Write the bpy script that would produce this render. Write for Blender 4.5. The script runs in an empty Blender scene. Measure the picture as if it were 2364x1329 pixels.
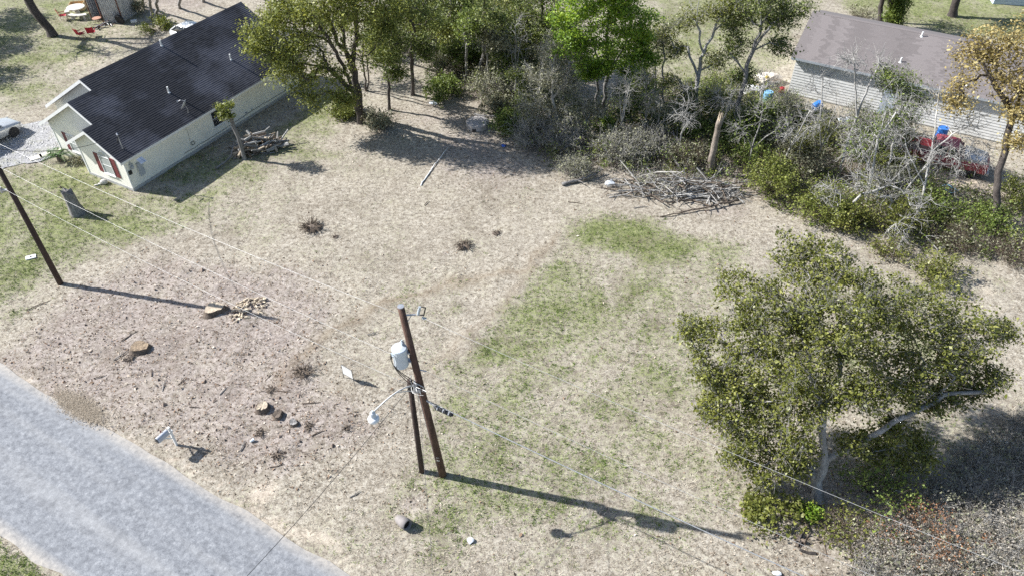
import bpy, math
import numpy as np
from mathutils import Vector, Matrix

# ------------------------------------------------------------------ camera, sky, sun, exposure
CAM_H, PITCH, FOCAL = 27.0, math.radians(42.0), 1750.0      # metres, down from the horizon, pixels at 2364 wide
PW, PH = 2364.0, 1329.0
SUN_AZ, SUN_EL = math.radians(167.5), math.radians(37.0)    # azimuth ccw from +X
SC = bpy.context.scene
COL = SC.collection
cd = bpy.data.cameras.new('camera'); cam = bpy.data.objects.new('camera', cd); COL.objects.link(cam)
cam.location = (0, 0, CAM_H); cam.rotation_euler = (math.pi/2 - PITCH, 0, 0)
cd.sensor_width = 36.0; cd.lens = FOCAL/PW*36.0; cd.clip_end = 3000; cd.clip_start = 0.1
SC.camera = cam
w = bpy.data.worlds.new('World'); SC.world = w; w.use_nodes = True
sky = w.node_tree.nodes.new('ShaderNodeTexSky'); sky.sky_type = 'NISHITA'; sky.sun_disc = False
sky.sun_elevation = SUN_EL; sky.sun_rotation = math.pi/2 - SUN_AZ
bg = w.node_tree.nodes['Background']; bg.inputs[1].default_value = 0.085
w.node_tree.links.new(sky.outputs[0], bg.inputs[0])
sl = bpy.data.lights.new('sun', 'SUN'); sl.energy = 5.0; sl.angle = math.radians(0.5); sl.color = (1.0, 0.985, 0.965)
sun = bpy.data.objects.new('sun', sl); COL.objects.link(sun)
SUNV = Vector((math.cos(SUN_AZ)*math.cos(SUN_EL), math.sin(SUN_AZ)*math.cos(SUN_EL), math.sin(SUN_EL)))
sun.rotation_euler = SUNV.to_track_quat('Z', 'Y').to_euler(); sun.location = (0, 0, 60)
SC.view_settings.view_transform = 'Standard'; SC.view_settings.look = 'None'
SC.view_settings.exposure = 0.95; SC.view_settings.gamma = 1.0
SC.render.engine = 'CYCLES'; SC.cycles.max_bounces = 6; SC.cycles.transparent_max_bounces = 4
SC.cycles.use_denoising = False

# ------------------------------------------------------------------ photograph pixel -> place
def ray(px, py):
    u = (px - PW/2)/FOCAL; v = -(py - PH/2)/FOCAL
    c, s = math.cos(PITCH), math.sin(PITCH)
    return np.array([u, c + v*s, -s + v*c])
def G(px, py, z=0.0):
    d = ray(px, py); t = (z - CAM_H)/d[2]
    return np.array([d[0]*t, d[1]*t, z])
def P2(px, py):
    g = G(px, py); return (g[0], g[1])

# ------------------------------------------------------------------ materials
MATS = {}
def newmat(name):
    m = bpy.data.materials.new(name); m.use_nodes = True
    nt = m.node_tree; b = nt.nodes['Principled BSDF']; return m, nt, b
def nd(nt, t, **kw):
    n = nt.nodes.new(t)
    for k, v in kw.items(): setattr(n, k, v)
    return n
def ramp(nt, cols, pos=None):
    r = nt.nodes.new('ShaderNodeValToRGB'); e = r.color_ramp.elements
    n = len(cols)
    pos = pos or [i/(n-1) for i in range(n)]
    while len(e) < n: e.new(0.5)
    for i in range(n): e[i].position = pos[i]; e[i].color = (*cols[i], 1)
    return r
def mapped(nt, scale=(1,1,1), coord='Object', rot=(0,0,0)):
    tc = nd(nt, 'ShaderNodeTexCoord'); mp = nd(nt, 'ShaderNodeMapping')
    mp.inputs['Scale'].default_value = scale; mp.inputs['Rotation'].default_value = rot
    nt.links.new(tc.outputs[coord], mp.inputs[0]); return mp.outputs[0]
def noise(nt, vec, scale, detail=4, rough=0.55):
    n = nd(nt, 'ShaderNodeTexNoise'); n.inputs['Scale'].default_value = scale
    n.inputs['Detail'].default_value = detail; n.inputs['Roughness'].default_value = rough
    if vec is not None: nt.links.new(vec, n.inputs['Vector'])
    return n.outputs['Fac']
def mixc(nt, fac, a, b, mode='MIX'):
    n = nd(nt, 'ShaderNodeMix', data_type='RGBA', blend_type=mode)
    for sock, v in ((n.inputs[0], fac), (n.inputs[6], a), (n.inputs[7], b)):
        if isinstance(v, (int, float)): sock.default_value = v
        elif isinstance(v, tuple): sock.default_value = (*v, 1)
        else: nt.links.new(v, sock)
    return n.outputs[2]
def mth(nt, op, a, b=0.0, clamp=False):
    n = nd(nt, 'ShaderNodeMath', operation=op, use_clamp=clamp)
    for i, v in enumerate((a, b)):
        if isinstance(v, (int, float)): n.inputs[i].default_value = v
        else: nt.links.new(v, n.inputs[i])
    return n.outputs[0]
def bump(nt, b, h, strength=0.5, dist=0.02):
    n = nd(nt, 'ShaderNodeBump'); n.inputs['Strength'].default_value = strength; n.inputs['Distance'].default_value = dist
    nt.links.new(h, n.inputs['Height']); nt.links.new(n.outputs[0], b.inputs['Normal'])
def plain(name, col, rough=0.6, metal=0.0, var=0.25, scale=6.0, bmp=0.0, dirt=None, stretch=(1,1,1)):
    """a base colour broken up by two noises, optional blotches of dirt"""
    if name in MATS: return MATS[name]
    m, nt, b = newmat(name)
    v = mapped(nt, stretch)
    n1 = noise(nt, v, scale, 5, 0.6)
    lo = tuple(c*(1-var) for c in col); hi = tuple(min(1, c*(1+var)) for c in col)
    r = ramp(nt, [lo, col, hi], [0.3, 0.5, 0.7]); nt.links.new(n1, r.inputs[0]); out = r.outputs[0]
    if dirt:
        n2 = noise(nt, v, scale*0.35, 6, 0.7); r2 = ramp(nt, [(0,0,0),(1,1,1)], [0.5, 0.72]); nt.links.new(n2, r2.inputs[0])
        out = mixc(nt, mth(nt, 'MULTIPLY', r2.outputs[0], dirt[1]), out, dirt[0])
    nt.links.new(out, b.inputs['Base Color'])
    b.inputs['Roughness'].default_value = rough; b.inputs['Metallic'].default_value = metal
    if bmp: bump(nt, b, n1, bmp, 0.02)
    MATS[name] = m; return m
def leafmat(name, cols, transl=0.3, rough=0.5):
    if name in MATS: return MATS[name]
    m, nt, b = newmat(name)
    geo = nd(nt, 'ShaderNodeNewGeometry')
    n = noise(nt, mapped(nt), 0.7, 3)
    f = mth(nt, 'ADD', mth(nt, 'MULTIPLY', geo.outputs['Random Per Island'], 0.75), mth(nt, 'MULTIPLY', mth(nt, 'SUBTRACT', n, 0.35), 0.8), True)
    r = ramp(nt, cols); nt.links.new(f, r.inputs[0]); nt.links.new(r.outputs[0], b.inputs['Base Color'])
    b.inputs['Roughness'].default_value = rough
    b.inputs['Specular IOR Level'].default_value = 0.35
    t = nd(nt, 'ShaderNodeBsdfTranslucent'); nt.links.new(mixc(nt, 1.0, r.outputs[0], (1.0, 0.95, 0.5), 'MULTIPLY'), t.inputs[0])
    mx = nd(nt, 'ShaderNodeMixShader'); mx.inputs[0].default_value = transl
    nt.links.new(b.outputs[0], mx.inputs[1]); nt.links.new(t.outputs[0], mx.inputs[2])
    nt.links.new(mx.outputs[0], nt.nodes['Material Output'].inputs[0])
    MATS[name] = m; return m
def attrmat(name, rough=0.8, transl=0.25):
    m, nt, b = newmat(name)
    a = nd(nt, 'ShaderNodeAttribute', attribute_name='tint')
    nt.links.new(a.outputs['Color'], b.inputs['Base Color']); b.inputs['Roughness'].default_value = rough
    b.inputs['Specular IOR Level'].default_value = 0.2
    t = nd(nt, 'ShaderNodeBsdfTranslucent'); nt.links.new(a.outputs['Color'], t.inputs[0])
    mx = nd(nt, 'ShaderNodeMixShader'); mx.inputs[0].default_value = transl
    nt.links.new(b.outputs[0], mx.inputs[1]); nt.links.new(t.outputs[0], mx.inputs[2])
    nt.links.new(mx.outputs[0], nt.nodes['Material Output'].inputs[0])
    return m
def bark(name, c1, c2, scale=5.0):
    if name in MATS: return MATS[name]
    m, nt, b = newmat(name)
    v = mapped(nt, (1, 1, 0.25))
    n1 = noise(nt, v, scale*3, 6, 0.7); n2 = noise(nt, v, scale*0.4, 3)
    r = ramp(nt, [tuple(c*0.45 for c in c1), c1, c2], [0.35, 0.5, 0.68]); nt.links.new(mth(nt, 'ADD', mth(nt, 'MULTIPLY', n1, 0.6), mth(nt, 'MULTIPLY', n2, 0.4)), r.inputs[0])
    nt.links.new(r.outputs[0], b.inputs['Base Color']); b.inputs['Roughness'].default_value = 0.9
    bump(nt, b, n1, 0.8, 0.03)
    MATS[name] = m; return m

# ------------------------------------------------------------------ mesh helpers
class MB:
    def __init__(s): s.v = []; s.f = []
    def add(s, vs, fs):
        o = len(s.v); s.v.extend([tuple(map(float, p)) for p in vs]); s.f.extend([tuple(i+o for i in q) for q in fs]); return s
    def box(s, x0, x1, y0, y1, z0, z1, M=None):
        vs = [(x0,y0,z0),(x1,y0,z0),(x1,y1,z0),(x0,y1,z0),(x0,y0,z1),(x1,y0,z1),(x1,y1,z1),(x0,y1,z1)]
        if M is not None: vs = [tuple(M @ Vector(p)) for p in vs]
        return s.add(vs, [(0,3,2,1),(4,5,6,7),(0,1,5,4),(1,2,6,5),(2,3,7,6),(3,0,4,7)])
    def prism(s, poly, axis, t0, t1):
        """2-D outline pushed along an axis (0: outline is y,z; 1: x,z; 2: x,y)"""
        n = len(poly)
        def p3(q, t): return [(t,q[0],q[1]),(q[0],t,q[1]),(q[0],q[1],t)][axis]
        vs = [p3(q, t0) for q in poly] + [p3(q, t1) for q in poly]
        fs = [tuple(range(n))[::-1], tuple(range(n, 2*n))] + [(i,(i+1)%n,n+(i+1)%n,n+i) for i in range(n)]
        return s.add(vs, fs)
    def tube(s, pts, rad, n=6, cap=True):
        pts = np.asarray(pts, float); k = len(pts)
        rad = np.full(k, rad) if np.isscalar(rad) else np.asarray(rad, float)
        d = np.gradient(pts, axis=0); d /= np.maximum(np.linalg.norm(d, axis=1), 1e-9)[:, None]
        ref = np.array([0.31, 0.17, 0.93]) if abs(d[0][2]) < 0.9 else np.array([0.95, 0.2, 0.1])
        u = np.cross(d, ref); u /= np.maximum(np.linalg.norm(u, axis=1), 1e-9)[:, None]; v = np.cross(d, u)
        a = np.arange(n)*2*math.pi/n
        ring = pts[:,None,:] + rad[:,None,None]*(np.cos(a)[None,:,None]*u[:,None,:] + np.sin(a)[None,:,None]*v[:,None,:])
        fs = []
        for i in range(k-1):
            for j in range(n):
                j2 = (j+1) % n; fs.append((i*n+j, i*n+j2, (i+1)*n+j2, (i+1)*n+j))
        if cap: fs += [tuple(range(n))[::-1], tuple((k-1)*n + j for j in range(n))]
        return s.add(ring.reshape(-1, 3), fs)
    def lathe(s, prof, n=16, M=None):
        vs, fs = [], []; k = len(prof)
        for r, z in prof:
            for j in range(n):
                p = Vector((r*math.cos(2*math.pi*j/n), r*math.sin(2*math.pi*j/n), z)); vs.append(tuple(M @ p if M is not None else p))
        for i in range(k-1):
            for j in range(n): fs.append((i*n+j, i*n+(j+1)%n, (i+1)*n+(j+1)%n, (i+1)*n+j))
        fs += [tuple(range(n))[::-1], tuple((k-1)*n+j for j in range(n))]
        return s.add(vs, fs)
    def obj(s, name, mat, parent=None, smooth=False, bevel=0.0, **tags):
        me = bpy.data.meshes.new(name); me.from_pydata(s.v, [], s.f); me.materials.append(mat)
        return link(name, me, parent, smooth, bevel, **tags)
def link(name, me, parent=None, smooth=False, bevel=0.0, **tags):
    if smooth: me.polygons.foreach_set('use_smooth', [True]*len(me.polygons))
    o = bpy.data.objects.new(name, me); COL.objects.link(o); o.parent = parent
    if bevel:
        b = o.modifiers.new('bevel', 'BEVEL'); b.width = bevel; b.segments = 2; b.limit_method = 'ANGLE'
    for k, v in tags.items(): o[k] = v
    return o
def thing(name, label, category, loc=(0,0,0), rz=0.0, group=None):
    o = bpy.data.objects.new(name, None); COL.objects.link(o); o.empty_display_size = 0.3
    o.location = loc; o.rotation_euler = (0, 0, rz); o['label'] = label; o['category'] = category
    if group: o['group'] = group
    return o
def quads_mesh(name, V, mat, tint=None, nv=4):
    """V: (N, nv, 3) separate faces"""
    n = len(V); me = bpy.data.meshes.new(name)
    me.vertices.add(n*nv); me.vertices.foreach_set('co', np.ascontiguousarray(V, dtype=np.float32).ravel())
    me.loops.add(n*nv); me.loops.foreach_set('vertex_index', np.arange(n*nv, dtype=np.int32))
    me.polygons.add(n); me.polygons.foreach_set('loop_start', np.arange(0, n*nv, nv, dtype=np.int32))
    me.update(calc_edges=True)
    if tint is not None:
        at = me.color_attributes.new('tint', 'FLOAT_COLOR', 'POINT')
        c = np.ones((n, nv, 4), np.float32); c[:,:,:3] = tint[:,None,:]; at.data.foreach_set('color', c.ravel())
    me.materials.append(mat); return me
def leaf_quads(c, size, rng, up=0.6, aspect=0.5):
    n = len(c)
    nrm = rng.normal(size=(n,3)); nrm[:,2] = np.abs(nrm[:,2]) + up; nrm /= np.linalg.norm(nrm, axis=1)[:,None]
    u = np.cross(nrm, rng.normal(size=(n,3))); u /= np.maximum(np.linalg.norm(u, axis=1),1e-6)[:,None]; v = np.cross(nrm, u)
    l = (size*rng.lognormal(0, 0.3, n))[:,None]
    fold = nrm*l*0.12
    return np.stack([c-u*l*0.5, c+v*l*aspect*0.5+fold, c+u*l*0.5, c-v*l*aspect*0.5+fold], axis=1)

# ------------------------------------------------------------------ trees and bushes
def resample(pl, step):
    pl = [np.asarray(p, float) for p in pl]; out = [pl[0]]
    for a, b in zip(pl[:-1], pl[1:]):
        k = max(1, int(np.linalg.norm(b-a)/step))
        out += [a + (b-a)*(i+1)/k for i in range(k)]
    return out
def skeleton(trunks, targets, rng, step=0.45, wob=0.05, lift=0.15):
    pos, par = [], []
    for ti, pl in enumerate(trunks):
        pl = resample(pl, step); prev = -1
        if ti > 0 and len(pos):
            d = np.linalg.norm(np.array(pos) - pl[0], axis=1); i = int(d.argmin())
            if d[i] < 0.8: prev = i; pl = pl[1:]
        for k, p in enumerate(pl):
            pos.append(p + (rng.normal(size=3)*wob*(1 if k else 0))); par.append(prev); prev = len(pos)-1
    if len(targets):
        T = np.asarray(targets, float); d0 = np.min(np.linalg.norm(T[:,None,:]-np.array(pos)[None,:,:], axis=2), axis=1)
        for t in T[np.argsort(d0)]:
            A = np.array(pos); d = t - A; dist = np.linalg.norm(d, axis=1)
            cost = dist*(1.0 + 0.9*np.clip(-d[:,2]/np.maximum(dist,1e-6), 0, 1)) ; cost[A[:,2] < 0.25*np.median(A[:,2])] *= 1.3
            i = int(cost.argmin()); L = dist[i]; k = max(2, int(L/step)); a = A[i]
            c = a + 0.5*(t-a) + np.array([0,0,lift*L]) + rng.normal(size=3)*0.10*L
            prev = i
            for j in range(1, k+1):
                s = j/k; p = (1-s)**2*a + 2*s*(1-s)*c + s*s*t + rng.normal(size=3)*wob*(j < k)
                pos.append(p); par.append(prev); prev = len(pos)-1
    return np.array(pos), par
def wood(mb, pos, par, tip, rbase, n=6, power=2.3):
    N = len(pos); acc = np.zeros(N); kids = [[] for _ in range(N)]
    for i, p in enumerate(par):
        if p >= 0: kids[p].append(i)
    for i in range(N-1, -1, -1):
        if not kids[i]: acc[i] = tip**power
        if par[i] >= 0: acc[par[i]] += acc[i]
    r = acc**(1/power); root = max(r[i] for i in range(N) if par[i] < 0)
    dep = np.zeros(N)
    if root > tip*1.01: r = tip + (rbase-tip)*(np.maximum(r-tip,0)/(root-tip))**0.9
    roots = [i for i in range(N) if par[i] < 0]
    starts = [(i, None) for i in roots]
    while starts:
        i, pa = starts.pop(); chain = [] if pa is None else [pa]; cr = [] if pa is None else [min(r[pa], r[i]*1.15)]
        j = i
        while True:
            chain.append(j); cr.append(r[j])
            if not kids[j]: break
            ks = sorted(kids[j], key=lambda q: -r[q])
            for q in ks[1:]: starts.append((q, j))
            j = ks[0]
        if len(chain) > 1:
            if pa is None: cr[0] *= 1.35
            mb.tube(pos[chain], np.array(cr), n if cr[0] > 0.05 else (5 if cr[0] > 0.025 else 3), cap=False)
def in_blob(b, k, rng, shell=0.5):
    u = rng.normal(size=(k,3)); u /= np.linalg.norm(u, axis=1)[:,None]
    rr = rng.random(k)**(shell/1.5)
    return np.array(b[:3]) + u*rr[:,None]*np.array(b[3:6])
def blob(px, py, z, r, rz=None):
    g = G(px, py, z); return (*g, r, r, rz or r*0.8)
def tree(name, label, cat, trunks, blobs, barkm, leafm, rb=0.15, tips=30, leaves=140, lsize=0.13, spread=0.38, tip=0.008, seed=0, group=None, up=0.5, aspect=0.55, lift=0.15, wob=0.05, droop=0.0, bare=0.0, crown_name='crown', step=0.45, density=None, spray=5, spl=.45):
    rng = np.random.default_rng(seed + 11)
    base = np.array(trunks[0][0], float)
    tips = tips*1.9; leaves = leaves*1.5; lsize = lsize*.95; density = None if density is None else int(density*1.5)
    T = []; W = []
    for b in blobs:
        k = max(14 if b[3] < 1 else 3, int(tips*b[3]*b[4]*b[5]/3.4)) if density is None else density
        T.append(in_blob(b, k, rng))
    T = np.concatenate(T) if T else np.zeros((0,3))
    if len(T): T = T[T[:,2] > 0.25]
    pos, par = skeleton(trunks, T, rng, step, wob, lift)
    pos[:,2] = np.maximum(pos[:,2], -0.05)
    root = thing(name, label, cat, base, 0, group)
    mb = MB(); wood(mb, pos - base, par, tip, rb)
    if leafm is not None and len(T) and leaves:
        keep = T[rng.random(len(T)) >= bare]
        ncl = rng.poisson(leaves, len(keep)); c = np.repeat(keep, ncl, axis=0)
        off = rng.normal(size=(len(c),3))*spread*np.array([1,1,0.65]); off[:,2] -= droop*np.abs(rng.normal(size=len(c)))
        c = c + off; c = c[c[:,2] > 0.03]
        me = quads_mesh(crown_name, leaf_quads(c - base, lsize, rng, up, aspect), leafm)
    mb.obj('trunk', barkm, root, smooth=True)
    if leafm is not None and len(T) and leaves: link(crown_name, me, root)
    if spray and len(T) and len(T) > 5:
        S = np.repeat(T, spray, axis=0); mid_ = T.mean(axis=0); D = S-mid_; D /= np.maximum(np.linalg.norm(D,axis=1),1e-6)[:,None]
        t1, d1, m1, e1 = sprout(S-base, spl, rng, D, .7, .1, max(tip*.8,.007)); t2, *_ = sprout(np.concatenate([m1,e1]), spl*.5, rng, np.concatenate([d1,d1]), .6, .1, max(tip*.5,.005))
        link('twigs', np_mesh('twigs', *cat_twigs([t1,t2]), barkm), root)
    return root
def twig_arrays(P0, P1, P2, r0, r2):
    """N bent twigs as three-sided tapering tubes: (verts, quads); the thin ones are straight"""
    thin = r0 < .0085
    if thin.any() and not thin.all():
        a, b = twig_arrays(P0[thin],P1[thin],P2[thin],r0[thin],r2[thin]), twig_arrays(P0[~thin],P1[~thin],P2[~thin],r0[~thin],r2[~thin])
        return np.concatenate([a[0], b[0]]), np.concatenate([a[1], b[1]+len(a[0])])
    if thin.all():
        d = P2-P0; u = np.cross(d, np.array([.31,.47,.83])); u /= np.maximum(np.linalg.norm(u, axis=1), 1e-6)[:,None]; v = np.cross(d, u); v /= np.maximum(np.linalg.norm(v, axis=1), 1e-6)[:,None]; a = np.arange(3)*2.0944
        o = np.cos(a)[None,:,None]*u[:,None,:]+np.sin(a)[None,:,None]*v[:,None,:]; ring = np.concatenate([P0[:,None,:]+r0[:,None,None]*o, P2[:,None,:]+r2[:,None,None]*o], 1)
        return ring.reshape(-1,3), (np.array([(i,(i+1)%3,3+(i+1)%3,3+i) for i in range(3)])[None]+6*np.arange(len(P0))[:,None,None]).reshape(-1,4)
    N = len(P0); P = np.stack([P0, P1, P2], 1); d = P2-P0; d /= np.maximum(np.linalg.norm(d, axis=1), 1e-6)[:,None]
    u = np.cross(d, np.array([.31,.47,.83])); u /= np.maximum(np.linalg.norm(u, axis=1), 1e-6)[:,None]; v = np.cross(d, u)
    R = np.stack([r0, (r0+r2)*.5, r2], 1); a = np.arange(3)*2.0944
    ring = P[:,:,None,:] + R[:,:,None,None]*(np.cos(a)[None,None,:,None]*u[:,None,None,:] + np.sin(a)[None,None,:,None]*v[:,None,None,:])
    q = np.array([(k*3+i, k*3+(i+1)%3, (k+1)*3+(i+1)%3, (k+1)*3+i) for k in range(2) for i in range(3)])
    return ring.reshape(-1,3), (q[None]+9*np.arange(N)[:,None,None]).reshape(-1,4)
def np_mesh(name, V, F, mat):
    me = bpy.data.meshes.new(name); me.vertices.add(len(V)); me.vertices.foreach_set('co', np.ascontiguousarray(V, np.float32).ravel())
    me.loops.add(F.size); me.loops.foreach_set('vertex_index', np.ascontiguousarray(F, np.int32).ravel()); me.polygons.add(len(F)); me.polygons.foreach_set('loop_start', np.arange(0, F.size, 4, dtype=np.int32))
    me.update(calc_edges=True); me.materials.append(mat); return me
def sprout(S, L, rng, dirs, spread, lift=.3, r=.008, floor=.02):
    """one twig from every point of S; returns arrays and the outer points"""
    n = len(S); d = dirs*.7 + rng.normal(size=(n,3))*spread; d[:,2] += lift; d /= np.maximum(np.linalg.norm(d, axis=1), 1e-6)[:,None]
    l = (L*rng.uniform(.5,1.4,n))[:,None]; m = S+d*l*.5+rng.normal(size=(n,3))*l*.08; e = S+d*l+rng.normal(size=(n,3))*l*.12-np.array([0,0,1])*l*.06
    m[:,2] = np.maximum(m[:,2], floor); e[:,2] = np.maximum(e[:,2], floor); return (S, m, e, np.full(n, r), np.full(n, r*.45)), d, m, e
def cat_twigs(tw):
    return twig_arrays(*[np.concatenate([t[k] for t in tw]) for k in range(5)])
def bush(name, label, px, py, rx, h, barkm, leafm, stems=14, leaves=2500, lsize=0.1, seed=0, group=None, cat='bush', twigs=3, tip=0.008, off=(0,0), arch=0.35, leaf_lo=0.25):
    """many stems from the ground, each splitting into twigs and twiglets, leaves along the outer half"""
    rng = np.random.default_rng(seed + 77); g = G(px, py); root = thing(name, label, cat, g, 0, group)
    stems = int(stems*1.3); a = rng.random(stems)*6.283; q = np.sqrt(rng.random(stems)); b = np.stack([np.cos(a), np.sin(a), 0*a],1)*(rx*.35*rng.random(stems))[:,None]
    e = np.stack([np.cos(a)*rx*q+off[0], np.sin(a)*rx*q+off[1], h*(.55+.45*rng.random(stems))*(1-.45*q*q)],1); c = (b+e)/2+rng.normal(size=(stems,3))*.10*rx; c[:,2] += h*arch*rng.random(stems)
    tw = [(b, c*.5+(b+e)*.25, e, np.full(stems, tip*2.0), np.full(stems, tip*.9))]; d0 = e-b; d0 /= np.linalg.norm(d0, axis=1)[:,None]
    S = []; D = []
    for t in range(max(2, int(twigs*1.3))):
        s = rng.uniform(.25,1,stems)[:,None]; S.append((1-s)**2*b+2*s*(1-s)*(c*.5+(b+e)*.25)+s*s*e); D.append(d0)
    S = np.concatenate(S); D = np.concatenate(D); t1, d1, m1, e1 = sprout(S, rx*.42, rng, D, .55, .15, tip*.9); tw.append(t1)
    S2 = np.concatenate([m1[::2], e1]); t2, d2, m2, e2 = sprout(S2, rx*.28, rng, np.concatenate([d1[::2],d1]), .6, .1, tip*.75); tw.append(t2)
    link('stems', np_mesh('stems', *cat_twigs(tw), barkm), root)
    if leaves and leafm is not None:
        leaves = int(leaves*1.6); E_ = np.concatenate([e, m1, e1, m2, e2]); E_ = E_[E_[:,2] > leaf_lo*h]
        c = E_[rng.integers(0, len(E_), leaves)] + rng.normal(size=(leaves,3))*.11; c[:,2] = np.maximum(c[:,2], 0.04)
        link('foliage', quads_mesh('foliage', leaf_quads(c, lsize*1.25, rng, 0.5, .8)[:,[0,1,3]]*1.0, leafm, nv=3), root)
    return root

# ------------------------------------------------------------------ the ground: one sheet, zones of lawn, straw, bare soil, sand
RES = 0.32; GX = np.arange(-62, 62.01, RES); GY = np.arange(6, 100.01, RES)
XX, YY = np.meshgrid(GX, GY)
def vnoise(cell, seed):
    r = np.random.default_rng(seed); nx, ny = int(124/cell)+3, int(94/cell)+3; g = r.random((ny, nx))
    fx = (XX+62)/cell; fy = (YY-6)/cell; ix = fx.astype(int); iy = fy.astype(int); tx = fx-ix; ty = fy-iy
    tx = tx*tx*(3-2*tx); ty = ty*ty*(3-2*ty)
    return (g[iy,ix]*(1-tx)+g[iy,ix+1]*tx)*(1-ty) + (g[iy+1,ix]*(1-tx)+g[iy+1,ix+1]*tx)*ty
WX = (vnoise(5.0,31)-.5)*4.0 + (vnoise(2.0,1)-.5)*2.4 + (vnoise(.8,2)-.5)*1.6; WY = (vnoise(5.0,32)-.5)*4.0 + (vnoise(2.0,3)-.5)*2.4 + (vnoise(.8,4)-.5)*1.6
def blur(m, w):
    k = max(1, int(w/RES))
    for ax in (0, 1):
        for _ in range(2):
            p = np.pad(m, [(k+1,k) if a == ax else (0,0) for a in (0,1)], mode='edge'); c = np.cumsum(p, axis=ax)
            n = m.shape[ax]; hi = np.take(c, np.arange(2*k+1, 2*k+1+n), axis=ax); lo = np.take(c, np.arange(0, n), axis=ax); m = (hi-lo)/(2*k+1)
    return m
def poly_mask(pix, soft=0.6, warp=1.0):
    if warp: soft = soft*1.7
    q = [P2(*p) for p in pix]; x = XX + WX*warp; y = YY + WY*warp; ins = np.zeros_like(x, bool); n = len(q)
    for i in range(n):
        (x0,y0),(x1,y1) = q[i], q[(i+1)%n]
        if y0 == y1: continue
        c = ((y0 > y) != (y1 > y)) & (x < (x1-x0)*(y-y0)/(y1-y0)+x0); ins ^= c
    return blur(ins.astype(float), soft)
def line_mask(pix, wid):
    q = [np.array(P2(*p)) for p in pix]; d = np.full(XX.shape, 1e9); x = XX+WX*.4; y = YY+WY*.4
    for a, b in zip(q[:-1], q[1:]):
        e = b-a; t = np.clip(((x-a[0])*e[0]+(y-a[1])*e[1])/(e@e), 0, 1); d = np.minimum(d, np.hypot(x-a[0]-t*e[0], y-a[1]-t*e[1]))
    return np.exp(-(d/wid)**2)
green = 0.30 + (vnoise(3.0,41)-.5)*.22 + (vnoise(1.0,42)-.5)*.12
def up(m, s): 
    global green; green = np.maximum(green, m*s)
up(poly_mask([(-300,430),(0,420),(110,375),(190,385),(230,405),(300,445),(420,470),(480,440),(560,395),(560,470),(440,520),(400,570),(320,600),(240,600),(170,655),(70,720),(-200,800)], .7), .80)
up(poly_mask([(180,395),(300,445),(300,480),(240,480)], .5), .95)
up(poly_mask([(310,445),(690,205),(800,215),(850,250),(800,300),(720,350),(600,400),(500,450),(410,480)], .5), .72)
up(poly_mask([(-400,-80),(620,-80),(180,180),(100,275),(-400,290)], 1.0), .70)
up(poly_mask([(1310,500),(1400,485),(1610,535),(1630,585),(1520,605),(1310,575)], .5, .6), 1.0)
up(poly_mask([(1245,600),(1330,585),(1420,640),(1400,760),(1290,820),(1100,880),(1060,830),(1180,690)], .4, .4), .80)
up(poly_mask([(1265,580),(1330,500),(1750,560),(1640,900),(1480,1130),(1000,1280),(860,1200),(960,1000),(1010,855),(1120,740)], .35, .15), .56)
up(poly_mask([(1400,560),(1900,600),(2364,700),(2364,900),(1900,1000),(1600,1250),(1100,1329),(900,1300),(1300,1000)], 1.2), .50)
up(poly_mask([(600,1165),(700,1190),(880,1340),(1120,1340),(900,1230),(760,1165)], .5), .66)
up(poly_mask([(-300,1200),(0,1235),(140,1335),(100,1600),(-400,1600)], .3, .2), 1.0)
up(poly_mask([(1470,-80),(1900,-80),(1840,140),(1700,260),(1500,260),(1440,120)], 1.0), .72)
up(poly_mask([(1860,-80),(2600,-80),(2600,120),(2200,90),(1900,25)], 1.0), .86)
up(poly_mask([(1700,220),(1850,220),(1900,330),(1720,330)], .7), .8)
for cx, cy, r, s in ((1325,625,.5,.95),(1380,655,.6,.8),(1050,700,.6,.75),(90,840,.8,.7),(40,740,1.0,.7),(150,760,.8,.6),(1500,540,1.0,.9),(1390,1060,.5,.85),(880,1245,.3,.95),(760,570,.5,.55),(600,515,.4,.6),(1290,750,.8,.7),(1390,760,.5,.7)):
    x, y = P2(cx, cy); up(np.exp(-(((XX+WX*.5-x)**2+(YY+WY*.5-y)**2)/r**2)), s)
dirt = 0.86*poly_mask([(120,740),(300,630),(460,560),(640,640),(770,700),(760,790),(740,860),(840,930),(810,1010),(700,1110),(560,1140),(440,1085),(350,1010),(200,945),(60,880),(60,800)], .7)
dirt = np.maximum(dirt, .75*poly_mask([(860,250),(1000,230),(1100,280),(1250,380),(1330,430),(1200,450),(1060,400),(960,340),(860,310)], 1.0))
dirt = np.maximum(dirt, .8*poly_mask([(1300,420),(1760,440),(1740,480),(1500,470),(1400,450)], .6))
dirt = np.maximum(dirt, .7*poly_mask([(1250,150),(1900,300),(2364,480),(2364,640),(1900,540),(1700,430),(1300,400),(1040,250),(1060,160)], 1.5))
dirt = np.maximum(dirt, .8*poly_mask([(1620,715),(1660,715),(1660,750),(1625,750)], .2))
dirt = np.maximum(dirt, .9*poly_mask([(1730,1200),(1840,1200),(1900,1270),(1830,1290),(1750,1260)], .4))
dirt = np.maximum(dirt, .9*poly_mask([(1700,1000),(1860,1000),(1960,1150),(2000,1280),(1880,1250),(1780,1120)], .8))
dirt = np.maximum(dirt, .75*poly_mask([(270,-60),(620,-60),(420,70),(300,55)], .8))
dirt = np.maximum(dirt, .7*poly_mask([(330,445),(420,400),(700,215),(720,225),(560,330),(460,385)], .25, .3))
for cx, cy, r in ((955,1165,.7),(170,500,.4),(1010,590,.3)):
    x, y = P2(cx, cy); dirt = np.maximum(dirt, .9*np.exp(-(((XX+WX*.4-x)**2+(YY+WY*.4-y)**2)/r**2)))
trk = 0.8*line_mask([(1290,540),(1215,620),(1000,650),(860,720),(740,800),(640,890)], .35)
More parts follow.
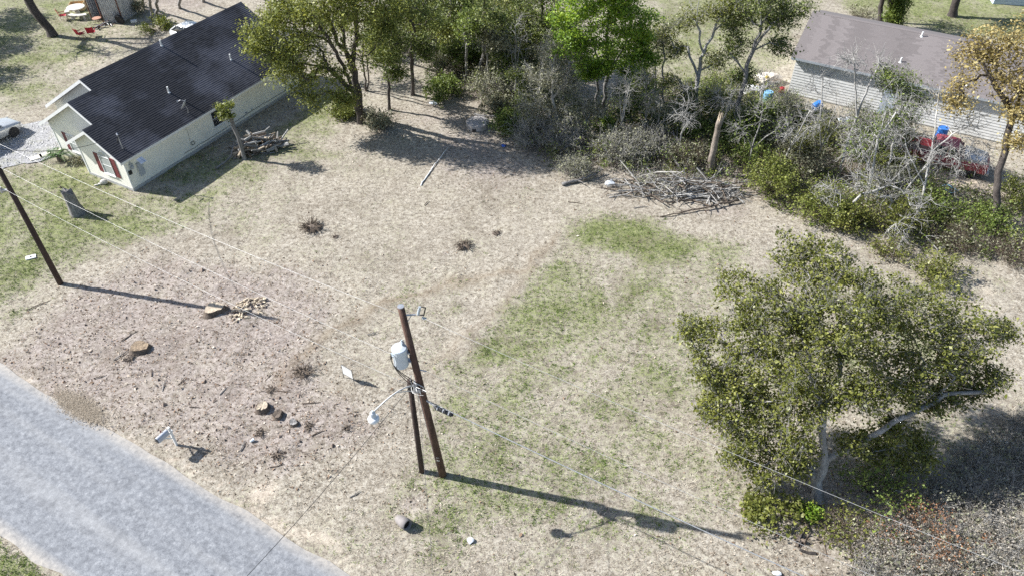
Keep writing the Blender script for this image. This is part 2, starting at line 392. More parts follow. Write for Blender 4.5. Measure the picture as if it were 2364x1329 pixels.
trk = np.maximum(trk, .55*line_mask([(1270,590),(1130,740),(1020,850)], .25))
sand = .9*poly_mask([(600,1130),(690,1105),(700,1180),(640,1195)], .25)
sand = np.maximum(sand, .8*poly_mask([(2300,700),(2360,700),(2364,740),(2310,745)], .25))
sand = np.maximum(sand, .6*poly_mask([(0,540),(60,560),(60,590),(0,590)], .3))
sand = np.maximum(sand, .55*poly_mask([(150,225),(170,55),(330,60),(330,120),(230,160)], .8))
sand = np.maximum(sand, .62*line_mask([(-200,722),(0,838),(410,1083),(820,1329),(1100,1497)], .28))
sand = np.maximum(sand, .6*line_mask([(-60,1186),(0,1225),(160,1329)], .18))
sand = np.maximum(sand, .6*poly_mask([(1480,960),(1560,1010),(1500,1020)], .3))
green = green + np.where(green > .4, 1, .5)*((vnoise(1.6,51)-.5)*.26 + (vnoise(.7,52)-.5)*.26 + (vnoise(4.5,53)-.5)*.1); green = np.clip(green*(1-dirt*.85), 0, 1)
relief = (vnoise(1.2,21)-.5)*.05 + (vnoise(.5,22)-.5)*.05*(0.4+dirt) + trk*.05 + np.maximum(0, vnoise(.5,23)-.62)*.25*dirt
# keep the sheet below paved strips and floors
def flat(pix, depth=.06):
    global relief
    m = poly_mask(pix, .3, 0.0); relief = relief*(1-np.clip(m*2,0,1)) - depth*np.clip(m*1.3,0,1)
flat([(-400,600),(0,838),(820,1329),(1200,1557),(600,1557),(160,1329),(0,1225),(-400,965)], .05)
def zone_at(x, y):
    ix = np.clip(((x+62)/RES).astype(int), 0, len(GX)-1); iy = np.clip(((y-6)/RES).astype(int), 0, len(GY)-1)
    return green[iy,ix], dirt[iy,ix], sand[iy,ix], relief[iy,ix]
def build_ground():
    ex = np.array([70., 90, 140, 260, 600, 1500]); xs = np.concatenate([-ex[::-1], GX, ex]); ys = np.concatenate([[-900., -200, -60, -20, -5], GY, [108, 125, 160, 260, 600, 1800]])
    px, py = 6, 5; nx, ny = len(xs), len(ys)
    def pad(a): return np.pad(a, ((py, 6), (px, px)), mode='edge')
    X, Y = np.meshgrid(xs, ys); Z = pad(relief)
    Z[:py] = 0; Z[-6:] = 0; Z[:, :px] = 0; Z[:, -px:] = 0
    me = bpy.data.meshes.new('ground'); me.vertices.add(nx*ny); me.vertices.foreach_set('co', np.stack([X,Y,Z], 2).astype(np.float32).ravel())
    i = np.arange((ny-1)*(nx-1)); r, c = i//(nx-1), i%(nx-1); a = r*nx+c
    F = np.stack([a, a+1, a+nx+1, a+nx], 1).astype(np.int32)
    me.loops.add(F.size); me.loops.foreach_set('vertex_index', F.ravel()); me.polygons.add(len(F)); me.polygons.foreach_set('loop_start', np.arange(0, F.size, 4, dtype=np.int32))
    me.update(calc_edges=True)
    at = me.color_attributes.new('zone', 'FLOAT_COLOR', 'POINT'); z = np.stack([pad(green), pad(dirt), pad(sand), pad(trk)], 2).astype(np.float32); at.data.foreach_set('color', z.ravel())
    me.polygons.foreach_set('use_smooth', [True]*len(F))
    m, nt, b = newmat('lawn_straw_soil')
    zn = nd(nt, 'ShaderNodeAttribute', attribute_name='zone'); sp = nd(nt, 'ShaderNodeSeparateColor'); nt.links.new(zn.outputs['Color'], sp.inputs[0])
    v = mapped(nt)
    nf = noise(nt, v, 14, 6, .75); nm = noise(nt, v, 3.2, 6, .7); nb = noise(nt, v, .55, 4, .6); nff = noise(nt, v, 5.5, 4, .65)
    tex = mth(nt, 'ADD', mth(nt, 'MULTIPLY', nf, .62), mth(nt, 'MULTIPLY', nm, .38))
    tex = mth(nt, 'ADD', mth(nt, 'MULTIPLY', tex, .68), mth(nt, 'MULTIPLY', nff, .32))
    st = ramp(nt, [(.078,.066,.052),(.255,.222,.175),(.41,.372,.308),(.61,.57,.495)], [.38,.46,.535,.64]); nt.links.new(tex, st.inputs[0])
    gr = ramp(nt, [(.03,.042,.014),(.115,.145,.045),(.21,.235,.085),(.40,.39,.20)], [.38,.46,.54,.66]); nt.links.new(tex, gr.inputs[0])
    di = ramp(nt, [(.06,.047,.040),(.225,.187,.163),(.36,.313,.278),(.57,.515,.46)], [.38,.45,.54,.66]); nt.links.new(tex, di.inputs[0])
    sa = ramp(nt, [(.36,.29,.22),(.54,.46,.37),(.68,.60,.50)], [.35,.5,.65]); nt.links.new(tex, sa.inputs[0])
    def soft(ch, n, k, sh): return mth(nt, 'MULTIPLY', mth(nt, 'SUBTRACT', mth(nt, 'ADD', ch, mth(nt, 'MULTIPLY', mth(nt, 'SUBTRACT', n, .5), k)), sh), 1.9, True)
    patch = mth(nt, 'ADD', mth(nt, 'MULTIPLY', nm, .6), mth(nt, 'MULTIPLY', nb, .4))
    patch = mth(nt, 'ADD', mth(nt, 'MULTIPLY', patch, .7), mth(nt, 'MULTIPLY', nf, .3))
    # green grass in the darker, browner soil of the cleared strip reads straw-yellow
    fine = mth(nt, 'ADD', mth(nt, 'MULTIPLY', nf, .45), mth(nt, 'ADD', mth(nt, 'MULTIPLY', nff, .38), mth(nt, 'MULTIPLY', nb, .17)))
    c = mixc(nt, mth(nt, 'MULTIPLY', soft(sp.outputs[0], fine, 4.2, .42), .88), st.outputs[0], gr.outputs[0])
    c = mixc(nt, soft(sp.outputs[1], patch, 3.4, .42), c, di.outputs[0])
    c = mixc(nt, mth(nt, 'MULTIPLY', zn.outputs['Alpha'], .55), c, (.20,.145,.09))
    c = mixc(nt, soft(sp.outputs[2], patch, 1.2, .35), c, sa.outputs[0])
    var = ramp(nt, [(.72,.70,.68),(1,1,1),(1.0,1.0,.97)], [.36,.52,.66]); nt.links.new(mth(nt,'ADD',mth(nt,'MULTIPLY',noise(nt, v, .9, 5, .7),.6),mth(nt,'MULTIPLY',noise(nt, v, .22, 3, .6),.4)), var.inputs[0])
    c = mixc(nt, 1.0, c, var.outputs[0], 'MULTIPLY')
    nt.links.new(c, b.inputs['Base Color']); b.inputs['Roughness'].default_value = .95; b.inputs['Specular IOR Level'].default_value = .15
    bump(nt, b, tex, .9, .06)
    me.materials.append(m); link('ground', me, kind='structure')
build_ground()

# ------------------------------------------------------------------ road, gravel drive, stepping stones
RD = math.radians(-29.9); rdx = np.array([math.cos(RD), math.sin(RD), 0]); rdy = np.array([-rdx[1], rdx[0], 0]); R0 = np.array([*P2(0, 838), 0])
def build_road():
    rng = np.random.default_rng(5); s = np.arange(-70, 110, .35)
    wob = np.interp(s, np.arange(-70, 111, 1.1), rng.normal(0, .04, len(np.arange(-70,111,1.1)))) + np.interp(s, s[::3], rng.normal(0, .035, len(s[::3])))
    notch = -.12*np.exp(-((s-3.3)/1.3)**2) - .2*np.exp(-((s-6.5)/.5)**2)
    wob2 = np.interp(s, np.arange(-70, 111, 1.3), rng.normal(0, .10, len(np.arange(-70,111,1.3))))
    t = np.linspace(0, 1, 13); V = []
    for i, si in enumerate(s):
        y1 = wob[i]+notch[i]; y0 = -5.55+wob2[i]
        for tj in t:
            y = y0+(y1-y0)*tj; V.append((si, y, .028 + .05*(1-((y+2.8)/2.8)**2)*.8 - (.03 if tj in (0,1) else 0)))
    k = len(t); F = [(i*k+j, (i+1)*k+j, (i+1)*k+j+1, i*k+j+1) for i in range(len(s)-1) for j in range(k-1)]
    m, nt, b = newmat('worn_asphalt')
    v = mapped(nt); fine = noise(nt, v, 22, 6, .9); mid = noise(nt, v, 5, 5, .65)
    vs = mapped(nt, (.035, 1.0, 1)); streak = noise(nt, vs, 1.1, 4, .5); big = noise(nt, mapped(nt, (.2,1,1)), .8, 3)
    base = ramp(nt, [(.07,.075,.085),(.165,.173,.188),(.225,.235,.25),(.40,.405,.415)], [.36,.47,.54,.66]); nt.links.new(mth(nt,'ADD',mth(nt,'MULTIPLY',fine,.6),mth(nt,'MULTIPLY',mid,.4)), base.inputs[0])
    dust = ramp(nt, [(0,0,0),(1,1,1)], [.50,.68]); nt.links.new(mth(nt,'ADD',mth(nt,'MULTIPLY',streak,.65),mth(nt,'MULTIPLY',big,.35)), dust.inputs[0])
    c = mixc(nt, mth(nt,'MULTIPLY',dust.outputs[0],.26), base.outputs[0], (.42,.41,.39))
    sp = nd(nt, 'ShaderNodeSeparateXYZ'); nt.links.new(v, sp.inputs[0])
    edge = mth(nt, 'MULTIPLY', mth(nt,'SUBTRACT', mth(nt,'ABSOLUTE', mth(nt,'ADD', sp.outputs[1], 2.78)), 2.25), 2.2, True)
    c = mixc(nt, mth(nt,'MULTIPLY', mth(nt,'MULTIPLY', edge, mid), 1.1, True), c, (.46,.41,.34))
    dk = ramp(nt, [(1,1,1),(0,0,0)], [.30,.40]); nt.links.new(noise(nt, v, 1.7, 3, .5), dk.inputs[0])
    c = mixc(nt, mth(nt,'MULTIPLY',dk.outputs[0],.35), c, (.085,.09,.10))
    nt.links.new(c, b.inputs['Base Color']); b.inputs['Roughness'].default_value = .85; bump(nt, b, fine, .5, .01)
    mb = MB(); mb.add(V, F); o = mb.obj('road', m, smooth=True, kind='structure'); o.location = R0; o.rotation_euler = (0,0,RD)
build_road()
def sheet(name, pix, z, mat, jit=.18, seed=1, **tags):
    rng = np.random.default_rng(seed); q = [np.array(P2(*p)) for p in pix]; out = []
    for a, b in zip(q, q[1:]+q[:1]):
        k = max(1, int(np.linalg.norm(b-a)/.35)); out += [a+(b-a)*i/k + rng.normal(0, jit, 2)*.5 for i in range(k)]
    mb = MB(); mb.add([(p[0], p[1], z) for p in out], [tuple(range(len(out)))]); return mb.obj(name, mat, **tags)
m, nt, b = newmat('crushed_stone'); v = mapped(nt)
vor = nd(nt, 'ShaderNodeTexVoronoi'); vor.inputs['Scale'].default_value = 16; nt.links.new(v, vor.inputs['Vector'])
r = ramp(nt, [(.20,.198,.20),(.32,.315,.315),(.47,.465,.46)], [.1,.5,.95]); sc = nd(nt,'ShaderNodeSeparateColor'); nt.links.new(vor.outputs['Color'], sc.inputs[0]); nt.links.new(sc.outputs[0], r.inputs[0])
pt = ramp(nt, [(0,0,0),(1,1,1)], [.5,.66]); nt.links.new(noise(nt, v, 1.1, 5, .65), pt.inputs[0])
nt.links.new(mixc(nt, mth(nt,'MULTIPLY',pt.outputs[0],.55), r.outputs[0], (.22,.22,.13)), b.inputs['Base Color']); b.inputs['Roughness'].default_value = .9; bump(nt, b, vor.outputs['Distance'], .8, .04)
GRAVEL = m
sheet('gravel_driveway', [(-420,290),(-100,262),(0,282),(60,288),(100,280),(150,300),(215,320),(205,372),(150,352),(128,362),(95,372),(40,384),(0,392),(-100,420),(-420,480)], .045, GRAVEL, kind='structure')
CONC = plain('pale_concrete', (.60,.56,.48), .85, var=.18, scale=9, bmp=.3)
st = bpy.data.objects.new('stepping_stone_path', None); COL.objects.link(st); st['kind'] = 'structure'
for i, (px, py, l) in enumerate(((84,366,.8),(106,359,.78),(131,352,.82),(158,345,.8),(182,338,.7))):
    g = G(px, py); M = Matrix.Translation((g[0], g[1], 0)) @ Matrix.Rotation(math.radians(37+3*(i%2)), 4, 'Z')
    MB().box(-l/2+.02, l/2-.02, -.26, .26, .04, .095, M).obj('paver', CONC, st, bevel=.015)

# ------------------------------------------------------------------ loose stuff lying on the ground
VIS = np.array([(-150,-60),(2500,-60),(2500,1400),(-150,1400)])
def scatter(n, rng, mix=0.5):
    """points on the ground of the lot, half even over the ground, half denser near the road"""
    k = int(n*mix); px = rng.uniform(-120, 2480, k); py = rng.uniform(-40, 1390, k)
    u = (px-PW/2)/FOCAL; v = -(py-PH/2)/FOCAL; c, s = math.cos(PITCH), math.sin(PITCH); dz = -s+v*c; t = -CAM_H/dz
    x = np.concatenate([u*t, rng.uniform(-45, 45, n-k)]); y = np.concatenate([(c+v*s)*t, rng.uniform(13, 66, n-k)])
    rl = (x-R0[0])*rdy[0]+(y-R0[1])*rdy[1]; ok = (rl > .1) | (rl < -5.7)
    hx, hy = x-HA[0], y-HA[1]; a = hx*hax[0]+hy*hax[1]; bb = hx*hbx[0]+hy*hbx[1]; ok &= ~((a > 0) & (a < 15.6) & (bb > -.05) & (bb < 9.2))
    return x[ok], y[ok]
HA = G(310, 442); H1 = math.radians(61.5); hax = np.array([math.cos(H1), math.sin(H1), 0]); hbx = np.array([-hax[1], hax[0], 0])
rng = np.random.default_rng(42)
def blades(name, n, lo, hi, wid, lean, palette, weight, seed):
    rng = np.random.default_rng(seed); x, y = scatter(n, rng, .7); g, d, s, z = zone_at(x, y)
    keep = rng.random(len(x)) < weight(g, d, s); x, y, z, g, d = x[keep], y[keep], z[keep], g[keep], d[keep]
    k = 5; n = len(x); X = np.repeat(x, k)+rng.normal(0,.05,n*k); Y = np.repeat(y,k)+rng.normal(0,.05,n*k); Z = np.repeat(z,k)-.01
    a = rng.uniform(0, 6.283, n*k); L = rng.uniform(lo, hi, n*k); th = rng.uniform(lean[0], lean[1], n*k)
    d3 = np.stack([np.cos(a)*np.cos(th), np.sin(a)*np.cos(th), np.sin(th)], 1)*L[:,None]; w_ = np.stack([-np.sin(a), np.cos(a), 0*a], 1)*wid
    B = np.stack([X,Y,Z],1); V = np.stack([B-w_, B+w_, B+d3], 1)
    return quads_mesh(name, V, GRASSMAT, np.clip(np.repeat(palette(g, d, rng),k,axis=0)*rng.uniform(.75,1.25,(n*k,1)),0,.9), nv=3)
GRASSMAT = attrmat('grass_blades')
def lerp(a, b, t): return np.array(a)[None,:]*(1-t[:,None]) + np.array(b)[None,:]*t[:,None]
def pal_dry(g, d, rng):
    t = rng.random(len(g)); c = lerp((.24,.20,.145),(.62,.56,.46), t); gg = rng.random(len(g)) < (g-.25)*.8
    c[gg] = lerp((.10,.14,.03),(.26,.30,.09), t)[gg]; dd = (rng.random(len(g)) < d*.5) & ~gg; c[dd] = lerp((.12,.09,.07),(.42,.33,.26), t)[dd]; return c
def pal_green(g, d, rng):
    t = rng.random(len(g)); return lerp((.07,.12,.02),(.24,.31,.08), t)
link('dry_grass', blades('dry_grass', 72000, .07, .19, .013, (.1,.8), pal_dry, lambda g,d,s: np.clip(.85-d*.55-s*.5, .05, 1), 3), kind='stuff', label='short dry straw grass covering the open lot', category='grass')
link('green_grass', blades('green_grass', 150000, .06, .16, .016, (.3,1.2), pal_green, lambda g,d,s: np.clip((g-.33)*1.5, 0, .8), 4), kind='stuff', label='short green grass growing in patches on the lot', category='grass')
def litter(n, weight, seed):
    rng = np.random.default_rng(seed); x, y = scatter(n, rng, .6); g, d, s, z = zone_at(x, y); k = rng.random(len(x)) < weight(g,d,s)
    c = np.stack([x[k], y[k], z[k]+.02+rng.random(k.sum())*.015], 1); V = leaf_quads(c, .085, rng, 1.4, .55); t = rng.random(len(c))
    return quads_mesh('leaf_litter', V, GRASSMAT, np.where((rng.random(len(c))<.22)[:,None], lerp((.55,.46,.36),(.75,.68,.58), t), lerp((.10,.065,.045),(.36,.25,.17), t)))
link('leaf_litter', litter(110000, lambda g,d,s: np.clip(d*.85+.03-s*.1, 0, 1), 8), kind='stuff', label='brown fallen leaves and wood chips strewn over the bare soil', category='leaf litter')
def spill():
    rng = np.random.default_rng(77); n = 5000; px = 185+rng.normal(0,26,n)+0; py = 940+rng.normal(0,13,n)+(px-185)*.45; ok = rng.random(n) < 1; g = np.array([G(a,b) for a,b in zip(px,py)]); a = rng.uniform(0,6.28,n); L = rng.uniform(.06,.16,n)
    B = g+np.array([0,0,.055]); d = np.stack([np.cos(a),np.sin(a),rng.uniform(.05,.4,n)],1)*L[:,None]; w_ = np.stack([-np.sin(a),np.cos(a),0*a],1)*.014
    link('dry_grass_spill', quads_mesh('dry_grass_spill', np.stack([B-w_,B+w_,B+d],1), GRASSMAT, lerp((.22,.18,.13),(.52,.45,.36), rng.random(n)), nv=3), kind='stuff', label='tan dry clippings spilled onto the edge of the road', category='grass clippings')
spill()
def gravel_bits():
    rng = np.random.default_rng(9); q = [P2(*p) for p in ((-50,300),(100,285),(200,340),(100,368),(-50,395))]
    V, F = [], []; mb = MB()
    for i in range(420):
        px = rng.uniform(-30, 190); py = rng.uniform(285, 388)
        if py > 392-(px)*.22 or py < 285+max(0,px-100)*.35: continue
        g = G(px, py); r_ = rng.uniform(.03,.09); h = np.array([[1,0,0],[-1,0,0],[0,1,0],[0,-1,0],[0,0,.7],[0,0,-.5]])*r_*rng.uniform(.6,1.3,(6,1))
        mb.add(h+g+np.array([0,0,.05]), [(0,2,4),(2,1,4),(1,3,4),(3,0,4),(2,0,5),(1,2,5),(3,1,5),(0,3,5)])
    mb.obj('loose_gravel', plain('white_stone',(.48,.47,.46),.85,var=.3,scale=3), kind='stuff', label='loose white stones scattered on the gravel drive', category='gravel')
gravel_bits()

# ------------------------------------------------------------------ houses
def mpl(pts, M): return [tuple(M @ Vector(p)) for p in pts]
def shingle_courses(roof, mat, mats2, a_of_b, a1, b0, b1, zf, slope, expo=.14, thick=.016, seed=1):
    """each course of shingles is a piece of its own: a long thin strip of tabs, butt edge proud of the course below"""
    rng = np.random.default_rng(seed); k = math.sqrt(1+slope*slope); n = int((b1-b0)*k/expo)
    for i in range(n):
        bl = b0 + i*expo/k - .01; bh = min(b1, bl + expo*1.25/k)
        a = a_of_b(bl + .03) - .012; mb = MB(); x = a
        while x < a1:
            x2 = min(a1+.012, x + rng.uniform(.25, .55)); t = thick*(1 + .15*(rng.random() < .4)); lo = bl - rng.uniform(0, .004)
            z0, z1 = zf(lo), zf(bh)
            vs = [(x,lo,z0+.004),(x2,lo,z0+.004),(x2,bh,z1+.002),(x,bh,z1+.002),(x,lo,z0+.004+t),(x2,lo,z0+.004+t),(x2,bh,z1+.005),(x,bh,z1+.005)]
            mb.add(vs, [(0,3,2,1),(4,5,6,7),(0,1,5,4),(1,2,6,5),(2,3,7,6),(3,0,4,7)]); x = x2
        mb.obj('shingle_course', mat, roof)
def shinglemat(name, c1, c2, stain=None):
    m, nt, b = newmat(name); v = mapped(nt); f = noise(nt, v, 22, 4, .8); geo = nd(nt, 'ShaderNodeNewGeometry')
    r = ramp(nt, [c1, c2]); nt.links.new(mth(nt,'ADD',mth(nt,'MULTIPLY',f,.55),mth(nt,'MULTIPLY',geo.outputs['Random Per Island'],.45)), r.inputs[0]); c = r.outputs[0]
    if stain:
        q = ramp(nt, [(0,0,0),(1,1,1)], [.46,.64]); nt.links.new(noise(nt, v, .42, 3, .5), q.inputs[0]); c = mixc(nt, mth(nt,'MULTIPLY',q.outputs[0],stain[1]), c, stain[0])
    nt.links.new(c, b.inputs['Base Color']); b.inputs['Roughness'].default_value = .9; bump(nt, b, f, .4, .01); return m
TRIM = plain('white_trim_paint', (.78,.78,.76), .5, var=.06, scale=2)
CREAM = plain('cream_paint', (.84,.82,.73), .7, var=.06, scale=1.5, bmp=.05, dirt=((.55,.5,.4), .25))
MAROON = plain('maroon_shutter_paint', (.16,.035,.04), .5, var=.15, scale=8)
GLASS, nt_, b_ = newmat('dark_window_glass'); b_.inputs['Base Color'].default_value = (.02,.024,.03,1); b_.inputs['Roughness'].default_value = .06; b_.inputs['Specular IOR Level'].default_value = .8
CURT = plain('pale_blind_behind_glass', (.42,.44,.43), .25, var=.1, scale=3)
GALV = plain('galvanised_steel', (.45,.46,.48), .45, .6, var=.15, scale=10)
GREYBOX = plain('grey_box_paint', (.40,.43,.46), .5, var=.08, scale=4)
BLACK = plain('black_plastic', (.02,.02,.022), .5, var=.2, scale=5)
FOUND = plain('slab_concrete', (.42,.42,.41), .9, var=.15, scale=5, bmp=.3)

house = thing('cream_house', 'cream house with dark shingle roof, stepped front gables and maroon shutters', 'house', HA, H1)
S1 = .6; ZE = 2.4; OV = .45
def zr(b): return ZE + S1*(b+OV)
outline = [(0,0),(15.6,0),(15.6,9.2),(2.5,9.2),(2.5,7.5),(.75,7.5),(.75,4.0),(0,4.0)]
MB().prism([(x+(-.02 if x < 3 else .02), y+(-.02 if y < 1 else .02)) for x, y in outline], 2, -.1, .2).obj('foundation', FOUND, house)
wall = MB()
for a0, a1, wd in ((0,.77,4.0),(.75,2.52,7.5),(2.5,15.6,9.2)):
    t0 = zr(0)-.16; wall.prism([(0.012 if a0 else .01,.2),(wd,.2),(wd,t0),(wd/2,t0+S1*wd/2),(0.012 if a0 else .01,t0)], 0, a0, a1)
wall_o = wall.obj('wall', CREAM, house)
nb = 13; bhgt = (zr(0)-.2-.2)/nb
for i in range(nb):
    z0 = .21+i*bhgt; MB().add([(.07,.012,z0),(15.6,.012,z0),(15.6,-.016,z0),(.07,-.016,z0),(.07,.012,z0+bhgt+.01),(15.6,.012,z0+bhgt+.01),(15.6,-.004,z0+bhgt+.01),(.07,-.004,z0+bhgt+.01)], [(0,1,2,3),(4,7,6,5),(3,2,6,7),(2,1,5,6),(0,3,7,4)]).obj('siding_board', CREAM, wall_o)
MB().box(-.03,.07,-.028,.02,.2,zr(0)-.2).obj('corner_board', TRIM, house)
MB().box(-.028,.05,3.93,4.028,.2,zr(0)-.2).obj('corner_board', TRIM, house)
MB().box(.722,.80,7.43,7.528,.2,zr(0)-.2).obj('corner_board', TRIM, house)
SHING = shinglemat('dark_shingles', (.010,.0105,.014), (.050,.051,.062), ((.125,.128,.158), .6))
roof = MB()
def slab(mb, pts, thick=.14):
    n = len(pts); mb.add(list(pts) + [(x,y,z-thick) for x,y,z in pts], [tuple(range(n)), tuple(range(2*n-1,n-1,-1))] + [(i,n+i,n+(i+1)%n,(i+1)%n) for i in range(n)])
A1R = 16.0
slab(roof, [(a,b,zr(b)) for a,b in ((-.4,-OV),(A1R,-OV),(A1R,4.6),(2.1,4.6),(2.1,3.75),(.35,3.75),(.35,2.0),(-.4,2.0))])
for a0, a1, wd in ((-.4,.76,4.0),(.35,2.52,7.5),(2.1,A1R,9.2)):
    h = wd/2; slab(roof, [(a0,h+.001,zr(h)-.002),(a1,h+.001,zr(h)-.002),(a1,wd+OV,ZE),(a0,wd+OV,ZE)])
roof_o = roof.obj('roof', SHING, house)
shingle_courses(roof_o, SHING, None, lambda b: -.4 if b < 2.0 else (.35 if b < 3.75 else 2.1), A1R, -OV, 4.6, zr, S1, seed=3)
for a0, a1, h in ((-.42,.6,2.0),(.33,2.3,3.75),(2.08,A1R+.02,4.6)):
    MB().add([(a0,h-.17,zr(h-.17)+.02),(a1,h-.17,zr(h-.17)+.02),(a1,h,zr(h)+.025),(a0,h,zr(h)+.025),(a0,h+.17,zr(h-.17)+.02),(a1,h+.17,zr(h-.17)+.02)], [(0,1,2,3),(3,2,5,4)]).obj('ridge_cap', SHING, roof_o)
def rake(a, b0, b1, sgn, h):
    z0 = zr(h-abs(b0-h)); z1 = zr(h-abs(b1-h)); mb = MB()
    mb.prism([(b0,z0-.20),(b1,z1-.20),(b1,z1+.004),(b0,z0+.004)], 0, a-.032, a-.003); mb.obj('rake_board', TRIM, roof_o)
rake(-.4,-OV,2.0,1,2.0); rake(-.4,2.0,4.45,-1,2.0); rake(.35,2.02,3.75,1,3.75); rake(.35,3.75,7.95,-1,3.75); rake(2.1,3.78,4.6,1,4.6); rake(2.1,4.6,9.65,-1,4.6)
MB().box(-.4,A1R,-OV-.03,-OV-.003,ZE-.15,ZE-.004).obj('fascia_board', TRIM, roof_o)
MB().box(-.37,A1R-.03,-OV,0.0,ZE-.17,ZE-.145).obj('soffit', TRIM, roof_o)
def window(parent, axis, u0, u1, z0, z1, off, glass, mid=True, arch=False):
    """axis 0: in a wall facing -x (u is y); axis 1: in a wall facing -y (u is x)"""
    def bx(mb, ua, ub, za, zb, d0, d1):
        return mb.box(off-d1, off-d0, ua, ub, za, zb) if axis == 0 else mb.box(ua, ub, off-d1, off-d0, za, zb)
    f = MB(); t = .05
    bx(f,u0-t,u0,z0-t,z1+t,0,.06); bx(f,u1,u1+t,z0-t,z1+t,0,.06); bx(f,u0,u1,z1,z1+t,0,.06); bx(f,u0,u1,z0-t,z0,0,.06)
    wn = f.obj('window', TRIM, parent)
    zm = (z0+z1)/2
    bx(MB(),u0,u1,z0,zm,.012,.022).obj('pane', glass, wn); bx(MB(),u0,u1,zm+.03,z1,.02,.03).obj('pane', glass, wn)
    bx(MB(),u0,u1,zm,zm+.03,.01,.045).obj('sash_rail', TRIM, wn); bx(MB(),u0-.08,u1+.08,z0-t-.05,z0-t,0,.09).obj('sill', TRIM, wn)
    if arch:
        um = (u0+u1)/2; R_ = (u1-u0)/2; n = 10; pts = [(um+R_*math.cos(math.pi*i/n), z1+t+R_*.75*math.sin(math.pi*i/n)) for i in range(n+1)]
        p = MB(); p.prism(pts, 0, off-.03, off-.012); p.obj('arched_pane', glass, wn)
        fr = MB(); fr.tube([(off-.03, y, z) for y, z in [(um+(R_+.02)*math.cos(math.pi*i/n), z1+t+(R_*.75+.02)*math.sin(math.pi*i/n)) for i in range(n+1)]], .03, 6); fr.obj('arch_frame', TRIM, wn)
    return wn
def shutter(parent, y0, y1, z0, z1, off):
    mb = MB(); mb.box(off-.035, off, y0, y0+.06, z0, z1); mb.box(off-.035, off, y1-.06, y1, z0, z1); mb.box(off-.035,off,y0+.06,y1-.06,z1-.08,z1); mb.box(off-.035,off,y0+.06,y1-.06,z0,z0+.08); mb.box(off-.018,off,y0+.06,y1-.06,z0+.08,z1-.08)
    s = mb.obj('shutter', MAROON, parent); k = int((z1-z0-.16)/.11)
    for i in range(k):
        z = z0+.08+(i+.5)*(z1-z0-.16)/k; MB().add([(off-.019,y0+.06,z-.05),(off-.019,y1-.06,z-.05),(off-.034,y1-.06,z-.05),(off-.034,y0+.06,z-.05),(off-.019,y0+.06,z+.05),(off-.019,y1-.06,z+.05)], [(0,1,2,3),(3,2,5,4),(0,3,4),(1,5,2)]).obj('louvre', MAROON, s)
window(house, 1, 7.05, 7.9, .92, 1.95, -.016, GLASS)
window(house, 0, 1.28, 2.16, .75, 1.95, 0, CURT, arch=True); shutter(house, .78, 1.2, .7, 2.05, 0); shutter(house, 2.24, 2.66, .7, 2.05, 0)
window(house, 0, 5.45, 6.1, .75, 1.9, .75, CURT); shutter(house, 4.98, 5.36, .7, 2.0, .75); shutter(house, 6.19, 6.55, .7, 2.0, .75)
for k, (a, bb) in enumerate(((5.73,1.64),(11.23,1.59),(8.2,4.3))):
    v = MB(); v.lathe([(.11,0),(.075,.05),(.05,.06),(.05,.42),(.035,.42)], 12, Matrix.Translation((a,bb,zr(bb)-.03))); v.obj('vent_pipe', TRIM, roof_o, smooth=False)
# dish on a bent mast
d = MB(); a, bb = 5.5, .05; z = zr(bb)
d.tube([(a,bb,z-.02),(a+.02,bb-.02,z+.3),(a-.05,bb,z+.55)], .025, 8); dish = d.obj('satellite_dish', GALV, house)
dm = Matrix.Translation((a-.08,bb-.02,z+.62)) @ Matrix.Rotation(math.radians(120),4,'Z') @ Matrix.Rotation(math.radians(58),4,'Y')
q = MB(); n = 20; prof = [(.34*t, .09*t*t) for t in (0.02,.3,.55,.8,1.0)]; q.lathe(prof + [(.34,.1),(.26,.07),(.02,.015)], n, dm); q.obj('dish_reflector', plain('dish_grey', (.5,.5,.5), .45, var=.08), dish, smooth=True)
q = MB(); q.tube(mpl([(-.3,0,.05),(-.2,0,.35),(0,0,.45)], dm), .015, 6); q.box(-.05,.05,-.04,.04,.42,.52,dm); q.obj('feed_arm', GALV, dish)
# service mast, meter, panel, conduits
mast = MB(); a, bb = .42, .15; z = zr(bb); mast.tube([(a,bb,z-.1),(a,bb,z+.95)], .032, 8); mast.tube([(a,bb,z+.95),(a-.03,bb-.06,z+1.08),(a-.06,bb-.14,z+1.0)], [.04,.055,.05], 8)
mo = mast.obj('service_mast', GALV, house); MB().box(a-.2,a+.2,bb-.2,bb+.2,0,.012, Matrix.Translation((0,0,zr(bb)-S1*bb+.03)) @ Matrix.Shear('XY',4,(0,0))).obj('flashing', plain('lead_flashing',(.36,.42,.5),.4,.3), mo).rotation_euler = (math.atan(S1),0,0)
mc = MB()
for k in range(3): mc.tube([(a-.06,bb-.12,z+.98),(a-.2-.05*k,bb-.25,z+.8),(a-.3,bb-.3+.05*k,z+.62),(a-.25,bb-.2,z+.5+.06*k)], .012, 5)
mc.obj('service_loop', BLACK, mo)
pn = MB().box(.72,1.10,-.14,-.02,.72,1.62).obj('electric_panel', GREYBOX, house, bevel=.01); MB().box(.74,1.08,-.15,-.141,.76,1.58).obj('panel_door', GREYBOX, pn)
mt = MB(); mt.box(.26,.5,-.12,-.02,1.42,1.78); mt.lathe([(.085,0),(.085,.09),(.06,.12)], 14, Matrix.Translation((.38,-.12,1.6)) @ Matrix.Rotation(math.pi/2,4,'X')); mt.tube([(.38,-.07,1.75),(.38,-.07,zr(0)-.1)], .03, 8); mt.obj('electric_meter', GREYBOX, house)
MB().box(.08,.3,-.09,-.02,1.15,1.4).obj('junction_box', BLACK, house)
